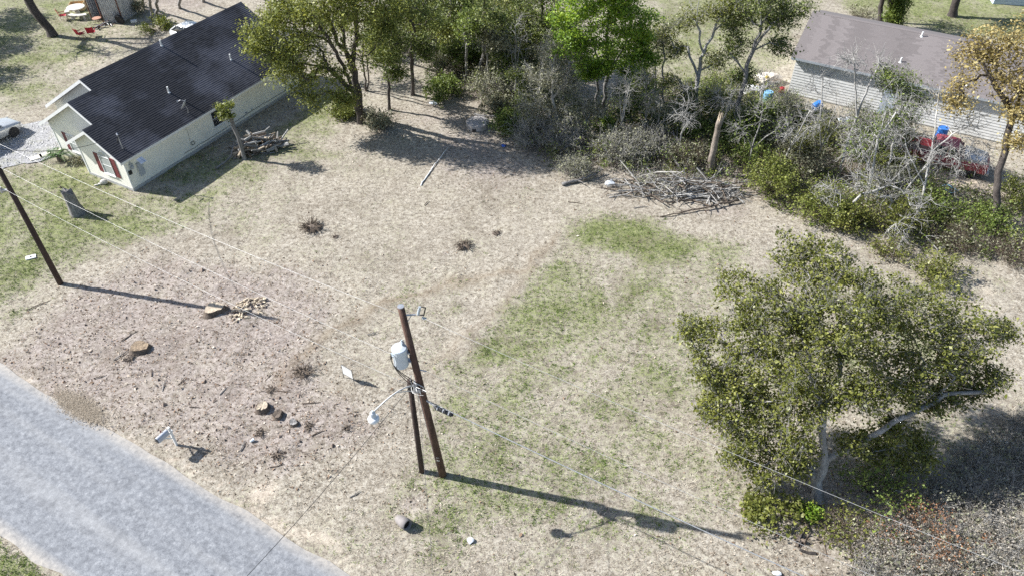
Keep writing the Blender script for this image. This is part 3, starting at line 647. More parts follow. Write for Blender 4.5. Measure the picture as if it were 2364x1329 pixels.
cb = MB(); rr = np.random.default_rng(2); xs_ = np.linspace(4.2,15.5,40); cb.tube([(x,-.05,.42+.05*math.sin(x*.7)+rr.normal(0,.012)) for x in xs_], .012, 4); cb.tube([(4.9,-.05,2.3),(4.95,-.05,1.4),(4.9,-.05,1.0)], .008, 4)
t_ = np.linspace(0,12.6,40); cb.tube([(5.0+.14*math.cos(t)+.01*t, -.06, .75+.13*math.sin(t)) for t in t_], .01, 4); cb.obj('wall_cable', BLACK, house)
ob = MB(); ob.box(9.9,10.05,-.07,-.02,.5,.62); ob.box(10.5,10.6,-.06,-.02,.52,.6); ob.obj('outlet_box', GREYBOX, house)

# grey-roofed house beyond the thicket
H2 = math.radians(-29.3); O2 = G(1818, 217)
h2 = thing('grey_roof_house', 'long pale-sided house with faded grey shingle roof behind the bare thicket', 'house', O2, H2)
S2 = .33; Z2 = 2.95; L2 = 18.0
def zr2(b): return Z2 + S2*(b+.35)
PALE = plain('weathered_white_siding', (.62,.62,.60), .8, var=.12, scale=2, dirt=((.4,.4,.38), .4))
w2 = MB(); t0 = zr2(0)-.12; w2.prism([(0,.0),(9,.0),(9,t0),(4.5,t0+S2*4.5),(0,t0)], 0, 0, L2); w2o = w2.obj('wall', PALE, h2)
for i in range(14):
    z0 = .12+i*.2; MB().add([(-.01,.0,z0),(L2,.0,z0),(L2,-.05,z0),(-.01,-.05,z0),(-.01,.0,z0+.205),(L2,.0,z0+.205),(L2,-.02,z0+.205),(-.01,-.02,z0+.205)], [(0,1,2,3),(4,7,6,5),(3,2,6,7),(2,1,5,6),(0,3,7,4)]).obj('siding_board', PALE, w2o)
GREYSH = shinglemat('faded_grey_shingles', (.10,.088,.085), (.225,.20,.195))
r2 = MB(); slab(r2, [(-.35,-.35,Z2),(L2+.3,-.35,Z2),(L2+.3,4.5,zr2(4.5)),(-.35,4.5,zr2(4.5))]); slab(r2, [(-.35,4.501,zr2(4.5)-.002),(L2+.3,4.501,zr2(4.5)-.002),(L2+.3,9.35,Z2),(-.35,9.35,Z2)]); r2o = r2.obj('roof', GREYSH, h2)
shingle_courses(r2o, GREYSH, None, lambda b: -.35, L2+.3, -.35, 4.5, zr2, S2, thick=.005, seed=9)
MB().add([(-.37,4.33,zr2(4.33)+.02),(L2+.3,4.33,zr2(4.33)+.02),(L2+.3,4.5,zr2(4.5)+.02),(-.37,4.5,zr2(4.5)+.02),(-.37,4.67,zr2(4.33)+.02),(L2+.3,4.67,zr2(4.33)+.02)], [(0,1,2,3),(3,2,5,4)]).obj('ridge_cap', GREYSH, r2o)
FASC = plain('grey_blue_fascia', (.36,.39,.42), .6, var=.1); MB().box(-.35,L2+.3,-.38,-.353,Z2-.16,Z2-.004).obj('fascia_board', FASC, r2o); MB().box(-.3,L2+.2,-.35,0,Z2-.19,Z2-.15).obj('soffit', FASC, r2o)
for a, bb in ((6.6,1.3),(11.0,.5),(7.3,4.1)):
    v = MB(); v.lathe([(.13,0),(.08,.05),(.055,.06),(.055,.36),(.04,.36)], 12, Matrix.Translation((a,bb,zr2(bb)-.03))); v.obj('vent_pipe', TRIM, r2o)
dr = MB().box(6.3,7.2,-.09,-.05,.15,2.15).obj('door', plain('faded_blue_door', (.42,.48,.56), .6), h2); MB().lathe([(.03,0),(.03,.06)], 8, Matrix.Translation((7.1,-.09,1.1)) @ Matrix.Rotation(math.pi/2,4,'X')).obj('door_handle', GALV, dr)
# corner of the pale blue shed at the far right
g = G(2292, 10); s3 = thing('blue_shed', 'pale blue and white shed at the top right corner', 'shed', g, math.radians(-10))
BLUE = plain('pale_blue_siding', (.45,.53,.62), .7, var=.1)
w3 = MB().box(0,6,0,4,0,2.4).obj('wall', BLUE, s3)
for i in range(8): MB().box(-.01,6.01,-.03,0,.05+i*.29,.05+i*.29+.27).obj('siding_board', BLUE if i < 3 else PALE, w3)
r3 = MB(); slab(r3, [(-.3,-.3,2.4),(6.3,-.3,2.4),(6.3,2,3.2),(-.3,2,3.2)]); slab(r3, [(-.3,2.001,3.198),(6.3,2.001,3.198),(6.3,4.3,2.4),(-.3,4.3,2.4)]); r3.obj('roof', GREYSH, s3)

# ------------------------------------------------------------------ utility poles, lamp, wires
POLE = bark('creosoted_pole', (.085,.045,.032), (.16,.095,.07), 4)
POLE_D = bark('dark_creosoted_pole', (.05,.032,.026), (.10,.065,.052), 4)
LGREY = plain('transformer_paint', (.55,.60,.64), .4, var=.05, scale=3)
PORC = plain('grey_porcelain', (.42,.47,.50), .25, var=.1, scale=6)
ALU = plain('bare_aluminium', (.50,.50,.49), .5, .4, var=.1, scale=5)
def arr(*p): return np.array(p, float)
p1b = G(140, 655); p2b = G(1022, 1095); p3b = G(974, 1087); P1H, P2H, P3H = 9.3, 9.75, 5.75
p2t = G(925, 707, P2H); p2lean = (p2t-p2b)/P2H
def on2(z): return p2b + p2lean*z
p1 = thing('utility_pole', 'tall dark wooden utility pole rising through the left edge of the picture', 'utility pole', p1b)
q = MB(); q.tube([(0,0,-.3),(0,0,4),(-.03,0,P1H)], [.155,.135,.105], 14); q.obj('pole', POLE_D, p1, smooth=True)
q = MB(); q.box(-.45,-.1,-.05,.05,6.0,6.08); q.box(-.5,-.42,-.06,.06,5.9,6.2); q.obj('cable_bracket', ALU, p1)
q = MB(); q.tube([(0,0,P1H-.9),(-.2,-.35,P1H-.85)], .03, 6); q.lathe([(.03,0),(.07,.03),(.03,.06),(.07,.1),(.03,.14),(.07,.18),(.03,.22)], 10, Matrix.Translation((.05,0,P1H))); q.obj('insulator', PORC, p1)
p2 = thing('utility_pole', 'tall brown utility pole carrying the transformer in the middle of the lot', 'utility pole', p2b)
def l2(z): return on2(z)-p2b
q = MB(); q.tube([l2(-.3), l2(3), l2(6), l2(P2H)], [.165,.15,.135,.115], 16); q.obj('pole', POLE, p2, smooth=True)
q = MB(); q.lathe([(.118,0),(.112,.03),(.02,.035)], 14, Matrix.Translation(l2(P2H-.01))); q.obj('pole_cap', GALV, p2)
tg = MB(); c = l2(1.25); tg.box(c[0]-.06,c[0]+.06,c[1]-.165,c[1]-.15,1.2,1.28); tg.box(c[0]-.06,c[0]+.06,c[1]-.167,c[1]-.15,1.42,1.44); tg.obj('pole_tag', ALU, p2)
# transformer can, hung on the pole's left side
tc = G(930, 815, 7.35); tl = tc - p2b
zt = 6.95; cx, cy = l2(7.3)[0]-.43, l2(7.3)[1]-.10
tr = MB(); tr.lathe([(.20,0),(.25,.03),(.26,.06),(.26,.84),(.275,.85),(.275,.89),(.25,.92),(.12,.96),(.02,.97)], 24, Matrix.Translation((cx,cy,zt))); tro = tr.obj('transformer', LGREY, p2, smooth=False, bevel=.008)
q = MB(); q.lathe([(.05,0),(.08,.02),(.04,.05),(.085,.08),(.04,.11),(.08,.14),(.035,.18),(.03,.24)], 12, Matrix.Translation((cx+.1,cy+.12,zt+.93))); q.obj('bushing', PORC, tro)
q = MB()
for k, zz in enumerate((zt+.62, zt+.18)): MB().box(cx+.2,cx+.36,cy-.05,cy+.14,zz,zz+.06).obj('hanger_bracket', GALV, tro)
for k in range(3): q.lathe([(.035,0),(.03,.05),(.02,.08)], 8, Matrix.Translation((cx-.22+.03*k,cy-.12-.07*k,zt+.74)) @ Matrix.Rotation(math.radians(-80),4,'Y'))
q.obj('terminal', PORC, tro)
lt = l2(5.75); ld = MB()
for k in range(3):
    s = arr(cx-.29+.03*k, cy-.12-.07*k, zt+.76); e = lt + arr(-.12+.05*k,-.14,.1*k); m1 = s+arr(-.16-.05*k,-.06,-.5); m2 = e+arr(-.35+.1*k,-.06,.35)
    t = np.linspace(0,1,9)[:,None]; ld.tube((1-t)**3*s+3*t*(1-t)**2*m1+3*t*t*(1-t)*m2+t**3*e, .014, 6)
ld.obj('lead_wire', BLACK, tro)
# cut-out switch and stand-off at the top right
c = l2(9.3); q = MB(); q.tube([c+arr(.08,0,.05), c+arr(.42,.06,.02)], .03, 6); q.tube([c+arr(.12,-.02,-.25), c+arr(.30,.04,.05)], .016, 6); so = q.obj('standoff_arm', GALV, p2)
cm = Matrix.Translation(c+arr(.50,.08,.02)) @ Matrix.Rotation(math.radians(14),4,'Y')
q = MB(); q.lathe([(.03,-.05),(.055,0),(.045,.03),(.055,.06),(.045,.1),(.055,.14),(.045,.18),(.055,.22),(.045,.27),(.05,.34)], 12, cm); q.obj('cutout_insulator', PORC, so)
q = MB(); q.tube(mpl([(.03,0,.36),(.2,0,.36)], cm), .018, 6); q.tube(mpl([(.03,0,-.02),(.2,0,-.02)], cm), .018, 6); q.tube(mpl([(.19,0,.36),(.19,0,-.02)], cm), .022, 8); q.obj('fuse_holder', BLACK, so)
q = MB(); q.lathe([(.03,0),(.06,.03),(.035,.05),(.06,.08),(.035,.1),(.06,.13),(.03,.16)], 10, Matrix.Translation(c+arr(.62,.04,-.1)) @ Matrix.Rotation(math.radians(115),4,'Y')); q.obj('dead_end_insulator', PORC, so)
c = l2(6.6); q = MB(); q.tube([c+arr(.1,0,0), c+arr(.36,-.04,-.04)], .022, 6); q.obj('neutral_bracket', GALV, p2)
# clamps and hardware where the lamp arm meets the pole
c = l2(5.75); q = MB(); q.box(c[0]-.22,c[0]-.10,c[1]-.17,c[1]+.02,5.5,6.0); q.box(c[0]-.16,c[0]+.02,c[1]-.22,c[1]-.12,5.55,5.75); q.tube([c+arr(-.12,-.16,.3), c+arr(.12,-.17,.1), c+arr(.16,-.12,-.2)], .02, 6); q.obj('clamp', GALV, p2)
q = MB(); rr = np.random.default_rng(4)
for k in range(7):
    s = c+arr(-.16,-.16,.1); t = np.linspace(0,1,6)[:,None]; e = s+rr.normal(size=3)*.22; q.tube((1-t)**2*s+2*t*(1-t)*(s+rr.normal(size=3)*.4)+t*t*e, .009, 5)
q.obj('jumper_wire', ALU, p2)
q = MB(); q.tube([l2(z)+arr(-.14,-.06,0) for z in (.1,2,4,5.5)], .012, 5); q.obj('ground_wire', GALV, p2)
# short pole beside it
p3 = thing('short_utility_pole', 'shorter dark pole standing close beside the transformer pole', 'utility pole', p3b)
q = MB(); q.tube([(0,0,-.3),(0,0,3),(0,0,P3H)], [.12,.11,.10], 14); q.obj('pole', POLE_D, p3, smooth=True); MB().lathe([(.115,0),(.115,.05)], 14, Matrix.Translation((0,0,2.5))).obj('band', BLACK, p3); MB().lathe([(.118,0),(.118,.35)], 12, Matrix.Translation((0,0,5.2))).obj('band', BLACK, p3)
q = MB(); q.tube([(.02,-.02,P3H-.05),(.09,0,P3H+.28)], .02, 6); q.obj('top_pin', ALU, p3)
# lamp on a curved arm
lampt = G(862, 962, 5.35); la = thing('street_lamp', 'white street lamp on a long curved arm reaching over the lot', 'street lamp', on2(5.72)+arr(-.17,-.12,0))
rel = lampt-np.array(la.location); s = arr(0,0,.12); e = rel+arr(.02,.05,.22); t = np.linspace(0,1,12)[:,None]; up_ = s+arr(-.45,-.25,.42)
arm1 = (1-t)**2*s+2*t*(1-t)*up_+t*t*e; q = MB(); q.tube(arm1, .03, 8); q.obj('arm', ALU, la, smooth=True)
q = MB(); q.tube([s+arr(0,0,-.3), s+arr(-.25,-.15,-.1), arm1[6]], .018, 6); q.obj('brace', ALU, la)
lm = Matrix.Translation(rel); q = MB(); q.lathe([(.06,.0),(.10,.02),(.11,.10),(.10,.24),(.06,.28),(.045,.34),(.02,.35)], 16, lm); hd = q.obj('lamp_head', LGREY, la, bevel=.006)
q = MB(); q.lathe([(.18,-.20),(.21,-.16),(.21,-.05),(.16,.0),(.08,.02)], 20, lm); q.obj('lamp_shade', plain('white_refractor',(.78,.80,.80),.35,var=.04), hd, smooth=True)
def wire(name, label, a, b, sag, r, mat, n=28, cat='wire', extra=None):
    a = arr(*a); b = arr(*b); t = np.linspace(0,1,n)[:,None]; pts = a+(b-a)*t; pts[:,2] -= (4*sag*t*(1-t))[:,0]
    o = a.copy(); q = MB(); q.tube(pts-o, r, 5); ob = q.obj(name, mat, smooth=True, label=label, category=cat); ob.location = o; return ob
WL = [(p1b+arr(.05,0,P1H+.2)), (p1b+arr(-.1,-.15,8.1)), (p1b+arr(-.1,-.15,6.05))]
# wires towards the left pole
wire('primary_wire', 'upper white wire from the left pole to the transformer pole top', p1b+arr(.05,0,P1H-.3), on2(9.4)+arr(-.12,0,0), .28, .006, ALU)
wire('neutral_wire', 'middle white wire from the left pole to the transformer pole', p1b+arr(-.1,-.1,7.6), on2(7.05)+arr(-.14,-.05,0), .25, .006, ALU)
wire('telephone_cable', 'lowest white cable from the left pole to the short pole top', p1b+arr(-.1,-.12,6.1), p3b+arr(-.05,-.08,P3H-.12), .35, .006, ALU)
# wires towards the right, to a pole outside the picture
dirw = (p2b-p1b); dirw[2] = 0; dirw /= np.linalg.norm(dirw); p4b = p2b+dirw*30; p4b[2] = 0
p4 = thing('utility_pole', 'utility pole standing beyond the lower right corner of the picture', 'utility pole', p4b); q = MB(); q.tube([(0,0,-.3),(0,0,9.6)], [.16,.11], 12); q.obj('pole', POLE, p4, smooth=True)
wire('primary_wire', 'upper white wire running from the transformer pole to the lower right', on2(9.3)+arr(.62,.04,-.1), p4b+arr(0,0,9.4), .45, .006, ALU)
wire('neutral_wire', 'middle white wire running from the transformer pole to the lower right', on2(6.6)+arr(.36,-.04,-.04), p4b+arr(0,-.12,6.9), .5, .006, ALU)
wire('telephone_cable', 'thick grey cable running from the transformer pole to the lower right', on2(5.05)+arr(.12,-.12,0), p4b+arr(0,-.14,5.5), .45, .02, plain('weathered_cable',(.25,.26,.27),.6,var=.3,scale=12))
sp_ = thing('splice_closure', 'black cable splice case hanging on the grey cable beside the transformer pole', 'splice case', on2(5.0)+arr(.12,-.12,0)); wd_ = dirw; sm = Matrix.Translation((wd_[0]*.75, wd_[1]*.75, -.14)) @ Matrix.Rotation(math.atan2(wd_[1],wd_[0]),4,'Z') @ Matrix.Rotation(math.pi/2,4,'Y')
q = MB(); q.lathe([(.03,-.42),(.075,-.36),(.085,-.3),(.085,.3),(.075,.36),(.03,.42)], 12, sm); q.obj('case', BLACK, sp_, smooth=True); q = MB()
for zz in (-.25,0,.25): q.lathe([(.092,zz-.02),(.092,zz+.02)], 12, sm)
q.obj('band', GALV, sp_); q = MB(); q.tube([(0,0,0),(wd_[0]*.3,wd_[1]*.3,-.07),(wd_[0]*.5,wd_[1]*.5,-.12)], .025, 6); q.obj('lead_in', ALU, sp_)
e_ = G(430, 1475, 5.0)
wire('service_wire', 'black wire crossing the road from the poles to the lower left', p3b+arr(0,-.1,5.5), e_, .3, .010, BLACK)
e_ = G(1008, 1420, 4.6)
wire('drop_wire', 'thin dark wire running from the transformer pole down to the bottom edge', on2(5.6)+arr(-.1,-.18,0), e_, .1, .007, plain('dark_wire',(.06,.06,.06),.6))
hm = HA + hax*.42 + hbx*.15; hm = arr(hm[0]-.05, hm[1]-.1, zr(.15)+.98)
wire('service_drop', 'black sagging wire from the left pole to the mast on the cream house', p1b+arr(0,0,8.4), hm, .55, .014, BLACK)

# ------------------------------------------------------------------ mailbox, yard sign, small things
WHITE = plain('white_paint', (.76,.76,.74), .5, var=.06, scale=4, dirt=((.5,.47,.42),.2))
g = G(408, 1026); mbx = thing('mailbox', 'white and grey mailbox on a white post beside the road', 'mailbox', g, math.radians(-119.9))
MB().box(-.05,.05,-.05,.05,-.2,1.22).obj('post', WHITE, mbx, bevel=.008)
MB().box(-.1,.62,-.045,.045,.86,.95).obj('arm', WHITE, mbx, bevel=.006); q = MB(); q.tube([(.05,0,.55),(.38,0,.87)], .03, 6); q.obj('brace', WHITE, mbx)
q = MB(); n = 10; prof = [(-.095,.0),(.095,.0)] + [(.095*math.cos(math.pi*i/n), .14+.10*math.sin(math.pi*i/n)) for i in range(n+1)]
q.prism([(y, z+.955) for y, z in prof], 0, .1, .66); bxo = q.obj('box', plain('mailbox_grey',(.45,.47,.52),.4,var=.1), mbx, bevel=.006)
q = MB(); q.prism([(y*.98, z*.98+.957) for y, z in prof], 0, .662, .685); q.obj('door', BLACK, bxo); q = MB(); q.box(.3,.33,-.13,-.10,1.02,1.2); q.box(.27,.33,-.125,-.105,1.18,1.26); q.obj('flag', MAROON, bxo)
g = G(806, 878); sg = thing('yard_sign', 'small blank white sign in a black metal frame on the dirt', 'sign', g, math.radians(-34))
q = MB()
for a, b_ in (((-.33,0,-.1),(-.33,0,.92)),((.33,0,-.1),(.33,0,.92)),((-.33,0,.92),(.33,0,.92)),((-.33,0,.3),(.33,0,.3))): q.tube([a,b_], .014, 5)
q.obj('frame', BLACK, sg); MB().box(-.31,.31,-.008,.008,.32,.90).obj('panel', WHITE, sg)
WOODCUT = plain('fresh_cut_wood', (.44,.365,.27), .85, var=.35, scale=14, dirt=((.22,.17,.13),.6)); GREYWOOD = bark('weathered_grey_wood', (.20,.19,.18), (.42,.40,.38), 6); BRN = bark('brown_bark', (.11,.085,.065), (.24,.19,.15), 6); GREYBARK = bark('grey_bark', (.19,.18,.17), (.40,.385,.37), 5); DARKBARK = bark('dark_bark', (.055,.045,.04), (.15,.13,.115), 5); PALEBARK = bark('pale_bark', (.34,.33,.31), (.62,.60,.57), 4); GREYBARK2 = bark('light_grey_bark', (.27,.26,.245), (.52,.50,.48), 7); TWIG = bark('grey_twig', (.34,.325,.30), (.62,.60,.56), 8); BTWIG = bark('brown_twig', (.12,.09,.065), (.30,.24,.18), 8)
def stump(label, px, py, r, h, seed, top=None, lean=(0,0), barkm=None, roots=True):
    rng = np.random.default_rng(seed); g = G(px, py); s = thing('tree_stump', label, 'stump', g); n = 16; ph = rng.random(4)*6.28
    def rad(a, z): return r*(1+.12*math.sin(2*a+ph[0])+.1*math.sin(3*a+ph[1])+.05*math.sin(7*a+ph[2]))*(1+.55*math.exp(-z/(h*.25+.02)))
    zs = [-.1, h*.12, h*.35, h*.7, h]; V, F = [], []
    for z in zs:
        for j in range(n):
            a = 6.283*j/n; q = rad(a, max(0,z)); zz = z + (rng.normal(0,.03 if h < 1 else .11)*h**.5 if z == h else 0); q *= 1+(rng.normal(0,.07) if h > 1 else 0); V.append((q*math.cos(a)+lean[0]*z, q*math.sin(a)+lean[1]*z, zz))
    for i in range(len(zs)-1):
        for j in range(n): F.append((i*n+j, i*n+(j+1)%n, (i+1)*n+(j+1)%n, (i+1)*n+j))
    MB().add(V, F).obj('trunk', barkm or BRN, s, smooth=True)
    o = (len(zs)-1)*n; V2 = V[o:] + [(lean[0]*h, lean[1]*h, h-.02)]; MB().add([(x*.985, y*.985, z-.004) for x,y,z in V2], [(j,(j+1)%n,n) for j in range(n)]).obj('cut_top', top or WOODCUT, s)
    return s
stump('tall weathered grey stump on the lawn near the left pole', 178, 492, .33, 1.55, 1, GREYWOOD, (-.03,0), GREYWOOD)
stump('broad low stump with orange rotten top near the road', 325, 806, .38, .26, 2, plain('orange_rotten_wood',(.24,.18,.12),.95,var=.6,scale=9,dirt=((.09,.06,.04),.9)))
stump('pale freshly cut stump beside the heap of split wood chips', 497, 718, .42, .30, 3)
stump('small round cut stump, leftmost of three above the mailbox shadow', 608, 944, .24, .26, 4)
stump('small dark cut stump, middle of the three in the dirt', 642, 960, .2, .2, 5, BRN)
stump('small dark cut stump, rightmost of the three in the dirt', 678, 978, .17, .16, 6, GREYWOOD)
g = G(150, 452); sk = thing('garden_tap', 'rusty garden tap on a thin white standpipe behind the tall stump', 'tap', g); q = MB(); q.tube([(0,0,0),(.02,0,.55)], .03, 6); q.obj('standpipe', WHITE, sk); q = MB(); q.tube([(-.12,0,.6),(.14,0,.62)], .03, 6); q.tube([(0,0,.55),(0,0,.72)], .035, 6); q.obj('tap_head', BRN, sk)
def heap(name, label, cat, px, py, n, R_, L, r0, h, mat, seed, rz=0.0, ell=.6, group=None, mats=None):
    """a heap of single pieces of wood leaning on each other; every piece is a part"""
    rng = np.random.default_rng(seed); t = thing(name, label, cat, G(px,py), rz, group)
    for i in range(n):
        a = rng.uniform(0,6.28); q = math.sqrt(rng.random()); x, y = R_*q*math.cos(a), R_*ell*q*math.sin(a); z = h*(1-q)*rng.uniform(.4,1)+r0; l = L*rng.uniform(.5,1.2); th = rng.normal(0,.5) if rng.random() < .65 else rng.uniform(0,3.14); tilt = rng.normal(0,.22)
        d = arr(math.cos(th)*math.cos(tilt), math.sin(th)*math.cos(tilt), math.sin(tilt))*l/2; c = arr(x,y,z+abs(d[2])*.7); r_ = r0*rng.uniform(.6,1.5); mid = c+rng.normal(size=3)*l*.04; mb = MB(); mb.tube([c-d, mid, c+d], [r_*1.1, r_, r_*.8], 6); mb.obj('piece', (mats or [mat])[rng.integers(len(mats or [mat]))], t)
    return t
heap('log_pile', 'heap of grey and brown cut branches beside the lopped small tree', 'log pile', 602, 345, 120, 1.55, 1.3, .058, 1.5, None, 5, math.radians(25), .55, mats=[GREYWOOD, BRN, PALEBARK, WOODCUT, bark('tan_log',(.34,.26,.18),(.52,.42,.31),6)])
heap('split_wood', 'scatter of pale split wood chunks beside the fresh stump', 'wood chunks', 574, 716, 55, 1.05, .26, .045, .22, None, 6, .9, .75, mats=[WOODCUT, plain('pale_split_wood',(.62,.52,.38),.8,var=.2,scale=10)])
def branch_on_ground(name, label, pts, r0, mat, seed, cat='branch', twigs=6, lt=.5, z0=None, group=None, tw_r=.4, rise=.25):
    rng = np.random.default_rng(seed); W_ = [G(px,py,0)+arr(0,0,z) for px,py,z in pts]; b = W_[0].copy(); b[2] = 0; t = thing(name, label, cat, b, 0, group)
    R_ = resample([p-b for p in W_], .3); R_ = np.array(R_)+rng.normal(size=(len(R_),3))*r0*.35; R_[:,2] = np.maximum(R_[:,2], r0*.8); rad = np.linspace(r0, r0*.45, len(R_)); mb = MB(); mb.tube(R_, rad, 8); mb.obj('stem', mat, t, smooth=True)
    for i in range(twigs):
        k = rng.integers(len(R_)//3, len(R_)); d = R_[min(k+1,len(R_)-1)]-R_[max(k-1,0)]; d /= np.linalg.norm(d)+1e-6; d = d*.7+rng.normal(size=3)*.7; d[2] = abs(d[2])*rise; l = lt*rng.uniform(.5,1.5); P_ = np.array([R_[k], R_[k]+d*l*.5+rng.normal(size=3)*.06*l, R_[k]+d*l]); P_[:,2] = np.maximum(P_[:,2], .02); mb = MB(); mb.tube(P_, np.array([1,.7,.35])*rad[k]*tw_r, 5); mb.obj('twig', mat, t)
    return t
branch_on_ground('bent_branch', 'bent grey bare branch lying at the foot of the lopped tree', [(500,392,.06),(522,378,.12),(536,368,.25),(546,350,.7)], .07, GREYBARK, 1, twigs=3)
branch_on_ground('white_pipe', 'long thin white pipe lying on the dry grass near the trees', [(972,430,.05),(1000,388,.06),(1034,343,.06)], .045, WHITE, 2, cat='pipe', twigs=0)
g = G(1103, 292); wl = thing('concrete_well_cover', 'round concrete slab with a dark gap in front of the thicket', 'well cover', g); q = MB(); q.lathe([(.78,0),(.8,.05),(.8,.36),(.74,.40),(.02,.42)], 24); q.obj('ring', plain('mossy_concrete',(.40,.37,.35),.9,var=.25,scale=4,bmp=.4), wl); MB().box(-.35,-.1,-.82,-.7,.02,.22).obj('opening', BLACK, wl)
g = G(934, 1212); dp = thing('drain_pipe_end', 'grey flared pipe end lying in a hollow below the poles', 'pipe', g, math.radians(-40)); dm = Matrix.Translation((0,0,.2)) @ Matrix.Rotation(math.radians(78),4,'Y'); q = MB(); q.lathe([(.13,-.42),(.2,-.25),(.23,0),(.235,.22),(.2,.23),(.19,.05)], 18, dm); q.obj('shell', plain('dull_grey_pipe',(.22,.20,.19),.7,var=.2), dp, smooth=True); q = MB(); q.lathe([(.19,.1),(.02,.1)], 18, dm); q.obj('mouth', BLACK, dp)
g = G(72, 595); mc_ = thing('meter_cover', 'small white cover plate with a dark hole in the front lawn', 'meter cover', g, math.radians(25)); MB().box(-.26,.26,-.17,.17,0,.07).obj('plate', WHITE, mc_, bevel=.02); q = MB(); q.lathe([(.06,.071),(.06,.08)], 12); q.obj('hole', BLACK, mc_)
g = G(236, 426); rk = thing('pale_rock', 'pale lumpy rock on the bright green grass by the house front', 'rock', g)
def lump(r, seed, flat=.6, sub=2):
    import bmesh
    bm = bmesh.new(); bmesh.ops.create_icosphere(bm, subdivisions=sub, radius=1); rng = np.random.default_rng(seed); K = rng.normal(size=(6,3))*1.7; ph = rng.random(6)*6.28
    V = []
    for v_ in bm.verts:
        p = np.array(v_.co); k = 1+.13*sum(math.sin(K[i]@p+ph[i]) for i in range(6)); q = p*k*np.array(r); V.append((q[0], q[1], q[2]*flat))
    F = [tuple(v_.index for v_ in f.verts) for f in bm.faces]; bm.free(); return V, F
def lump_obj(name, mat, parent, r, seed, loc=(0,0,0), flat=.7, **k):
    V, F = lump(r, seed, flat); mb = MB(); mb.add([(x+loc[0], y+loc[1], z+loc[2]) for x,y,z in V], F); return mb.obj(name, mat, parent, **k)
ROCK = plain('pale_rock',(.5,.48,.44),.9,var=.2,scale=8,bmp=.4); lump_obj('stone', ROCK, rk, (.22,.18,.22), 1, (.08,.05,.14)); lump_obj('stone', ROCK, rk, (.17,.09,.08), 2, (-.28,-.12,.04)); lump_obj('stone', ROCK, rk, (.1,.08,.08), 3, (-.1,-.02,.05))
# root heaps left by clearing
SOIL = plain('dark_soil',(.15,.12,.095),1.0,var=.4,scale=9,bmp=.6)
def root_heap(label, px, py, r, seed, n=60):
    t = thing('root_heap', label, 'root heap', G(px,py)); lump_obj('soil', SOIL, t, (r*.6,r*.5,r*.4), seed, (0,0,.0), .6); rng = np.random.default_rng(seed); mb = MB()
    for i in range(n):
        a = rng.uniform(0,6.28); s = arr(math.cos(a)*r*.4*rng.random(), math.sin(a)*r*.4*rng.random(), r*.3*rng.random()); e = arr(math.cos(a)*r*rng.uniform(.5,1.2), math.sin(a)*r*rng.uniform(.5,1.2), r*rng.uniform(0,.5)); mb.tube([s, (s+e)/2+arr(0,0,r*.25*rng.random())+rng.normal(size=3)*.06, e], [.016,.012,.006], 4)
    mb.obj('roots', BTWIG, t)
root_heap('largest dark tangle of roots on the straw, left of the other two', 718, 528, .85, 1, 110); root_heap('tangle of roots on straw, in the middle of the lot below the pipe', 1070, 570, .6, 2, 80); root_heap('small dark root clump to the right of the middle root tangle', 1146, 540, .3, 3, 24); root_heap('small root clump just right of the largest root tangle', 774, 548, .28, 4, 12)
root_heap('small dark root clump right of the three small stumps', 712, 985, .32, 5, 26); root_heap('small dry root tuft nearest the street lamp', 800, 990, .26, 6, 22); root_heap('dark root clump below the three small stumps', 640, 1050, .35, 7, 30); root_heap('dark root clump left above the white and blue cup', 600, 1000, .3, 8, 24); root_heap('tangle of roots above the three small stumps', 625, 900, .3, 9, 24); root_heap('long brown root tangle on the mower track left of the sign', 700, 860, .6, 10, 60); root_heap('small root clump at the foot of the orange-topped stump', 300, 828, .4, 11, 26)
def clods():
    rng = np.random.default_rng(12); mb = MB(); k = 0
    x, y = scatter(9000, rng, .7); g, d, s_, z = zone_at(x, y)
    for i in np.nonzero((d > .5) & (y < 36) & (x < 0))[0][:380]:
        r_ = rng.gamma(1.6,.02)+.015; h = np.array([[1,0,0],[-1,0,0],[0,1,0],[0,-1,0],[0,0,.7],[0,0,-.5]])*r_*rng.uniform(.5,1.4,(6,1)); mb.add(h+np.array([x[i],y[i],z[i]+r_*.15]), [(0,2,4),(2,1,4),(1,3,4),(3,0,4),(2,0,5),(1,2,5),(3,1,5),(0,3,5)])
    mb.obj('soil_clods', plain('clod_soil',(.20,.155,.125),1.0,var=.5,scale=1.5), kind='stuff', label='clods of dark soil strewn over the cleared strip by the road', category='soil')
clods()
def litter_thing(name, label, cat, px, py, mat, r, seed, flat=.5, z=.03):
    t = thing(name, label, cat, G(px,py)); lump_obj('crumpled_sheet', mat, t, r, seed, (0,0,z), flat); return t
g = G(583, 1018); cu = thing('paper_cup', 'white and blue cup lying in the dirt right of the mailbox', 'cup', g, .6); q = MB(); q.lathe([(.045,-.09),(.065,.09),(.05,.09)], 12, Matrix.Translation((0,0,.07)) @ Matrix.Rotation(1.4,4,'Y')); q.obj('cup', plain('cup_white',(.65,.72,.8),.5), cu)
PLAST = plain('white_plastic_film',(.55,.58,.61),.35,var=.12,scale=6)
litter_thing('plastic_bag', 'crumpled clear plastic sheet at the foot of the brush line', 'plastic bag', 1408, 428, PLAST, (.34,.22,.26), 4, .7, .1)
litter_thing('plastic_bag', 'white plastic bag on the grass near the bottom edge', 'plastic bag', 1086, 1250, PLAST, (.16,.12,.12), 5, .6, .05)
litter_thing('plastic_bag', 'white scrap by the lowest cable near the bottom edge', 'plastic bag', 1794, 1324, PLAST, (.14,.12,.12), 6, .6, .05)
litter_thing('plastic_bag', 'white scrap lying in the shade of the big leafy tree', 'plastic bag', 2072, 1136, PLAST, (.14,.1,.1), 7, .6, .05)
